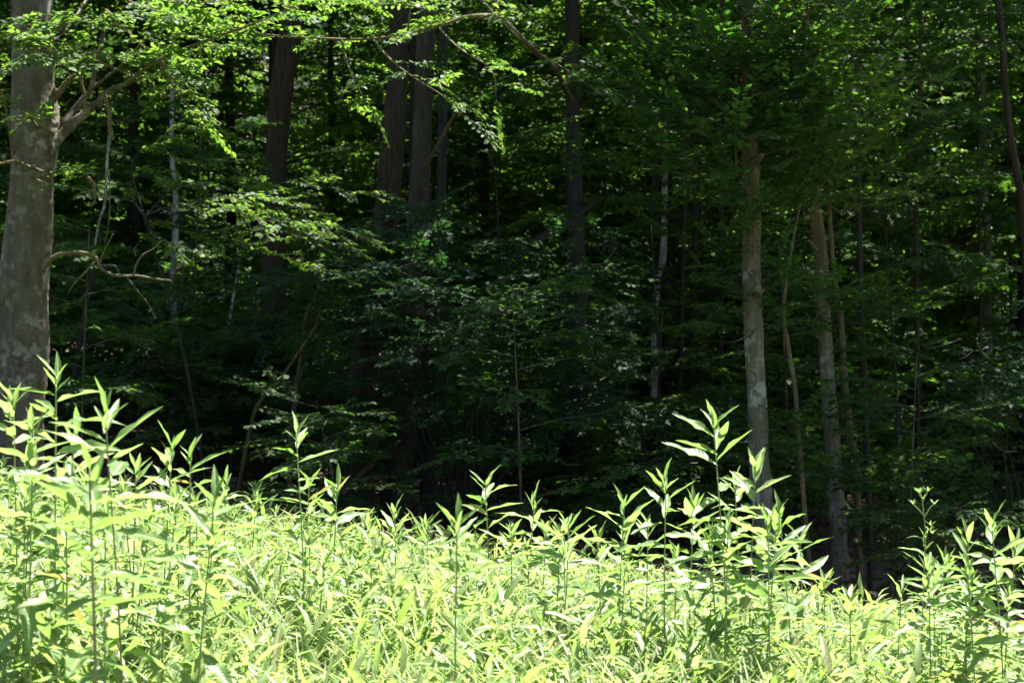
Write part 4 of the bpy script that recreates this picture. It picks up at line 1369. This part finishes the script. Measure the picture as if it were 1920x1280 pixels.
TALL = [
    (105, 705, 5.3, 115, 'tall light-green weed in front of the beech trunk, highest on the left', dict(leaf=.165)),
    (197, 775, 4.7, 218, 'tall weed with one broad dark upright leaf right of the highest left weed', dict(leaf=.18, red=True)),
    (168, 880, 4.0, 210, 'nearest weed at left with thick pinkish stem and large drooping leaves', dict(leaf=.19, red=True, bare=.35, stem_r=.0055)),
    (322, 838, 5.6, 316, 'weed with narrow tuft and hanging oval leaf, right of the pinkish stem', dict(leaf=.16)),
    (357, 850, 6.2, 350, 'slightly shorter weed close behind the narrow-tufted one', dict(leaf=.15)),
    (402, 935, 5.0, 355, 'weed on a long stem slanting down to the left', dict(leaf=.17)),
    (555, 806, 7.0, 560, 'tall slender weed standing alone against the dark left of centre', dict(leaf=.155, gap=.05)),
    (580, 905, 7.6, 582, 'shorter weed at the foot of the lone slender one', dict(leaf=.15)),
    (632, 915, 7.6, 622, 'weed with a small tuft just right of the lone slender one', dict(leaf=.16)),
    (910, 905, 7.8, 912, 'weed with a spreading tuft, first of three right of centre', dict(leaf=.17)),
    (1002, 940, 7.8, 1004, 'weed with pointed tuft, second of three right of centre', dict(leaf=.16)),
    (1066, 985, 7.2, 1068, 'weed with forked upright leaves, third of three right of centre', dict(leaf=.18)),
    (857, 975, 4.8, 862, 'near weed with folded broad leaves and long bare stem at centre', dict(leaf=.15, bare=.25)),
    (1338, 792, 6.3, 1365, 'tallest weed on the right with long stem before the larger pale trunk', dict(leaf=.17, bare=.45, nmax=34)),
    (1248, 898, 6.6, 1258, 'weed with insect-bitten leaves left of the tallest right weed', dict(leaf=.165)),
    (1170, 945, 6.8, 1180, 'weed with long level leaves, leftmost of the right cluster', dict(leaf=.17)),
    (1416, 875, 6.6, 1430, 'weed with a dark-tipped tuft right of the tallest right weed', dict(bare=.62, leaf=.17, red=True)),
    (1462, 960, 7.0, 1475, 'weed with a long arching leaf at the right side of the cluster', dict(bare=.62, leaf=.17)),
    (1378, 905, 7.2, 1385, 'shorter weed filling the middle of the right cluster', dict(bare=.62, leaf=.15)),
    (1300, 945, 6.9, 1306, 'shorter bushy weed left under the tallest right weed', dict(bare=.62, leaf=.16)),
    (1330, 1010, 6.4, 1336, 'low broad-leaved weed at the foot of the right cluster', dict(bare=.62, leaf=.16)),
    (1500, 1010, 7.6, 1495, 'drooping weed at the right rim of the right cluster', dict(bare=.62, leaf=.15)),
    (1440, 985, 6.2, 1446, 'weed with pale hanging oval leaf in the right cluster', dict(bare=.62, leaf=.17)),
    (1860, 985, 6.3, 1868, 'bushy weed with a wide crown, highest at the right edge', dict(leaf=.17)),
    (1815, 1010, 6.6, 1822, 'bushy weed left of the wide-crowned right-edge weed', dict(leaf=.16)),
    (1905, 1020, 6.6, 1908, 'bushy weed cut by the right edge of the view', dict(leaf=.17)),
    (1690, 1105, 7.0, 1695, 'low weed with level leaves left of the spindly one', dict(leaf=.15)),
    (1594, 1130, 6.6, 1596, 'small sharp-leaved weed before the foot of the slimmer pale trunk', dict(leaf=.14)),
    (25, 755, 5.6, 30, 'weed at the far left edge level with the beech trunk', dict(leaf=.17)),
    (62, 800, 5.0, 66, 'bushy weed below the highest left weed', dict(leaf=.17)),
    (140, 815, 5.8, 146, 'weed with level leaves between the two highest left weeds', dict(leaf=.16)),
    (255, 880, 6.0, 258, 'weed right behind the pinkish stem', dict(leaf=.16)),
    (740, 960, 7.6, 742, 'weed with drooping tuft left of the near centre weed', dict(leaf=.16)),
    (690, 985, 7.6, 694, 'short weed between the small-tufted and drooping-tufted weeds', dict(leaf=.15)),
    (480, 935, 8.2, 482, 'short weed in front of the pink litter patch left of centre', dict(leaf=.15)),
    (425, 905, 7.8, 428, 'short weed left of the pink litter patch', dict(leaf=.16)),
    (960, 1000, 7.4, 962, 'short weed between first and second of the three right of centre', dict(leaf=.16)),
    (1120, 1010, 7.6, 1124, 'short weed left of the right cluster', dict(leaf=.15)),
    (1215, 985, 7.3, 1218, 'short weed between the two left weeds of the right cluster', dict(leaf=.16)),
    (1770, 1055, 7.4, 1774, 'short weed just right of the spindly one', dict(leaf=.15)),
    (800, 985, 7.8, 802, 'short weed just left of the near centre weed', dict(leaf=.15)),
    (1545, 1090, 7.8, 1548, 'low weed at the rim between the two pale trunks', dict(leaf=.14)),
]
WEED_AT = ['highest left weed', 'weed with broad upright leaf', 'pinkish-stemmed weed', 'narrow-tufted weed', 'weed behind the narrow-tufted one', 'slanting-stemmed weed', 'lone slender weed',
           'short weed under the lone slender one', 'small-tufted weed', 'first of three tufts', 'second of three tufts', 'third of three tufts', 'folded-leaf centre weed', 'tallest right weed',
           'insect-bitten weed', 'level-leaved weed', 'dark-tipped weed', 'arching-leaf weed', 'mid-cluster weed', 'bushy cluster weed', 'broad-leaved cluster weed', 'drooping rim weed',
           'hanging-oval-leaf weed', 'wide-crowned right weed', 'bushy right weed', 'weed cut by the right edge', 'low level-leaved weed', 'sharp-leaved small weed', 'far left weed',
           'bushy far left weed', 'level-leaved left weed', 'weed behind the pinkish stem', 'drooping-tufted weed', 'short tuft left of centre', 'weed before the pink litter',
           'weed left of the pink litter', 'short weed between first two tufts', 'short weed left of the cluster', 'short weed in the cluster gap', 'weed right of the spindly one',
           'short weed left of the centre one', 'rim weed between the pale trunks']
for k, (px, py, Y, bx, lab, kw) in enumerate(TALL):
    plant_px(px, py, Y, lab, 1000 + k, bx, group='tall weeds standing above the meadow', **kw)

for k in range(38):
    gq = np.random.default_rng(8800 + k)
    zone = k % 3
    if zone == 0:
        px = gq.uniform(0, 470); Y = gq.uniform(4.8, 7.4); py = 850 + px * .12 + gq.uniform(0, 110)
        lab = 'weed at lower left'
    elif zone == 1 and k % 4 == 1:
        px = gq.uniform(1210, 1520); Y = gq.uniform(6.0, 7.8); py = 960 + abs(px - 1370) * .35 + gq.uniform(0, 110)
        lab = 'weed right of centre'
    else:
        px = gq.uniform(1700, 1960) if k % 2 else gq.uniform(480, 1200); Y = gq.uniform(6.0, 8.0)
        py = (1050 if k % 2 else 990) + gq.uniform(0, 80)
        lab = 'weed at lower right' if k % 2 else 'weed at centre'
    near = min(TALL, key=lambda t: abs(t[0] - px))
    nx_ = WEED_AT[TALL.index(near)]
    kx = dict(bare=.62) if zone == 1 else {}
    plant_px(px, py, Y, 'full-leaved %s, %s the %s' % (lab, 'behind' if Y > near[2] else 'before', nx_), 8800 + k, px + gq.normal() * 14, leaf=gq.uniform(.10, .145), gap=.032, nmax=36, **kx,
             group='tall weeds standing above the meadow')

# the spindly budding plant
b0 = at(1745, 1000, 7.2)
sp_ = leafy_plant(at(1735, 1010, 7.2), (b0.x, 7.23, gz(b0.x, 7.23)), 'spindly weed with bare budding tip above its small leaves', 1999, leaf=.12, name='budding_weed')
o_ = Vector(sp_.location)
for pts in ([(1737, 1010), (1733, 970), (1728, 930), (1724, 925)], [(1732, 965), (1718, 950), (1712, 945)], [(1733, 970), (1745, 950), (1752, 945)], [(1735, 1010), (1715, 1005), (1700, 1008)],
            [(1730, 940), (1736, 928), (1740, 920)], [(1728, 933), (1722, 922)]):
    c = catmull([at(a, b, 7.2) for a, b in pts], 10)
    tube_obj('stalk', c, np.linspace(.0028, .0012, len(c)), M['stem_green'], sp_, 5, .1, 1, origin=o_)
for k, (a, b) in enumerate([(1724, 925), (1712, 945), (1752, 945), (1740, 921), (1722, 922), (1730, 935), (1745, 985), (1743, 995), (1748, 1000)]):
    p = at(a, b, 7.2) - o_
    for j in range(4):
        aa = j * 1.6 + k
        link('bud', MLEAF['up'][j], sp_, mat=mat_from(p, np.array([math.cos(aa) * .7, math.sin(aa) * .7, .7]), np.array([0, 0, 1.0]) + .01, .03))

# grass seed heads low in front
for k, (a, b) in enumerate([(1068, 1225), (1150, 1245), (1105, 1250)]):
    Y = 5.6
    t = at(a, b, Y)
    r_ = thing('grass_seed_head', ['pale straw seed head near the bottom right of centre', 'tallest straw seed head near the bottom right of centre', 'shortest straw seed head near the bottom right of centre'][[1, 0, 2][k]] if k != 0 else 'leftmost straw-coloured seed head near the bottom of the meadow', 'seed head', (t.x, Y, gz(t.x, Y)))
    c = catmull([Vector((0, 0, 0)), Vector((.004, 0, (t.z - r_.location.z) * .8)), Vector((0, 0, t.z - r_.location.z))], 20)
    rad = [.0015 if i < len(c) * .88 else .0045 for i in range(len(c))]
    tube_obj('stalk', c, rad, M['straw'], r_, 6, .12, k)

# middle-height plants: things of their own, leaves as parts
MID = 190
placed = []
g = np.random.default_rng(321)
tries = 0
while len(placed) < MID and tries < 20000:
    tries += 1
    Y = 5.0 + g.random() ** .9 * 6.6
    half = Y * .285 + .15
    X = (g.random() * 2 - 1) * half
    if Y > 11.6 - .85 * max(0, X) ** 1.1:
        continue
    if any((X - a) ** 2 + (Y - b) ** 2 < .20 ** 2 for a, b in placed):
        continue
    placed.append((X, Y))
for k, (X, Y) in enumerate(placed):
    base = Vector((X, Y, gz(X, Y)))
    # keep the skyline of the meadow where the photograph has it
    h = g.uniform(.42, .70) if Y < 8.6 else g.uniform(.32, .52)
    h *= 1 - .30 * float(smooth(.3, 2.2, X))
    top = base + Vector((g.normal() * .10, g.normal() * .10, h))
    px = 960 + X / Y * FPX
    row = 'front' if Y < 6 else 'second' if Y < 7 else 'third' if Y < 8 else 'fourth' if Y < 9.2 else 'fifth' if Y < 10.4 else 'rearmost'
    near = min(TALL, key=lambda t: abs(t[0] - px))
    where = WEED_AT[TALL.index(near)]
    side = 'left of' if near[0] > px + 12 else ('right of' if near[0] < px - 12 else 'in line with')
    word = 'low' if h < .42 else ('knee-high' if h < .58 else 'taller')
    leafy_plant(top, base, '%s meadow plant, %s row, %s the %s' % (word, row, side, where), 3000 + k, leaf=g.uniform(.11, .165), gap=.030, nmax=20, bare=.15,
                name='meadow_plant', group='leafy plants making up the meadow', stem_r=.0024)


# ground cover: leafy grass shoots and blades, nobody could count them
def build_cover():
    g = np.random.default_rng(777)
    n = 7000
    y = 4.3 + g.random(n) * 8.2
    x = (g.random(n) * 2 - 1) * (y * .29 + .9)
    ok = y < 12.0 - .85 * np.maximum(0, x) ** 1.1 + g.normal(size=n) * .25
    x, y = x[ok], y[ok]
    n = len(x)
    z0 = ground(x, y)
    h = g.uniform(.30, .66, n) * (1 - .42 * smooth(6.5, 11, y))
    lx, ly = g.normal(size=n) * .12, g.normal(size=n) * .12
    P, D, N, S = [], [], [], []
    for k in range(11):
        t = (k + g.random(n) * .6) / 11 * .85 + .15
        px = x + lx * t * t; py = y + ly * t * t; pz = z0 + h * t
        a = g.random(n) * 6.28
        el = g.uniform(-.1, 1.25, n)
        P.append(np.stack([px, py, pz], -1))
        D.append(np.stack([np.cos(a) * np.cos(el), np.sin(a) * np.cos(el), np.sin(el)], -1))
        N.append(np.stack([g.normal(size=n) * .35, g.normal(size=n) * .35, np.ones(n)], -1))
        S.append(g.uniform(.07, .17, n))
    P, D, N, S = map(np.concatenate, (P, D, N, S))
    # slender 8-triangle leaf
    tp = np.array([[0, 0, 0], [.22, .085, .02], [.22, 0, .0], [.22, -.085, .02], [.6, .075, -.01], [.6, 0, -.05], [.6, -.075, -.01], [1, 0, -.22]])
    tf = np.array([[0, 2, 1], [0, 3, 2], [1, 2, 5], [1, 5, 4], [2, 3, 6], [2, 6, 5], [4, 5, 7], [5, 6, 7]])
    V, F = leaf_arrays(P, D, N, S, tp, tf)
    me = make_mesh('ground_cover', V, [(F, 0)], [M['cover']], rnd=np.repeat(g.random(len(P)), 8))
    stuff('ground_cover', me, 'bright lime ground cover of small pointed leaves under the taller plants', 'ground cover')
    # grass blades
    n = 52000
    y = 4.3 + g.random(n) * 8.0
    x = (g.random(n) * 2 - 1) * (y * .29 + .9)
    ok = y < 12.0 - .85 * np.maximum(0, x) ** 1.1 + g.normal(size=n) * .3
    x, y = x[ok], y[ok]
    n = len(x)
    z0 = ground(x, y)
    a = g.random(n) * 6.28
    sl = g.uniform(.15, .95, n)
    D = np.stack([np.cos(a) * sl, np.sin(a) * sl, np.ones(n)], -1)
    N = np.stack([np.cos(a), np.sin(a), -.3 * np.ones(n)], -1)
    tp = np.array([[0, .010, 0], [0, -.010, 0], [.4, .011, -.02], [.4, -.011, -.02], [.75, .008, .08], [.75, -.008, .08], [.97, 0, .26]])
    tf = np.array([[0, 1, 3], [0, 3, 2], [2, 3, 5], [2, 5, 4], [4, 5, 6]])
    V, F = leaf_arrays(np.stack([x, y, z0], -1), D, N, g.uniform(.35, .80, n) * (1 - .4 * smooth(7, 11, y)) * (1 - .15 * smooth(.5, 2.5, x)), tp, tf)
    me = make_mesh('grass', V, [(F, 0)], [M['cover']], rnd=np.repeat(g.random(n), 7))
    stuff('grass', me, 'thin bright grass blades growing between the meadow plants', 'grass')


build_cover()
print('objects', len(bpy.data.objects), 'tris', sum(sum(len(p.vertices) - 2 for p in []) for m in bpy.data.meshes), sum(len(m.polygons) for m in bpy.data.meshes))


# look-alikes told apart by their distance
by_label = {}
for o in bpy.data.objects:
    if o.parent is None and 'category' in o:
        by_label.setdefault(o['label'], []).append(o)
for lab, lst in by_label.items():
    if len(lst) < 2:
        continue
    lst.sort(key=lambda o: o.location.y)
    words = ['nearer', 'farther'] if len(lst) == 2 else ['nearest', 'second nearest', 'third nearest', 'fourth nearest', 'fifth nearest', 'sixth nearest', 'seventh nearest'][:len(lst)]
    for o, w_ in zip(lst, words):
        o['label'] = w_ + ' ' + lab
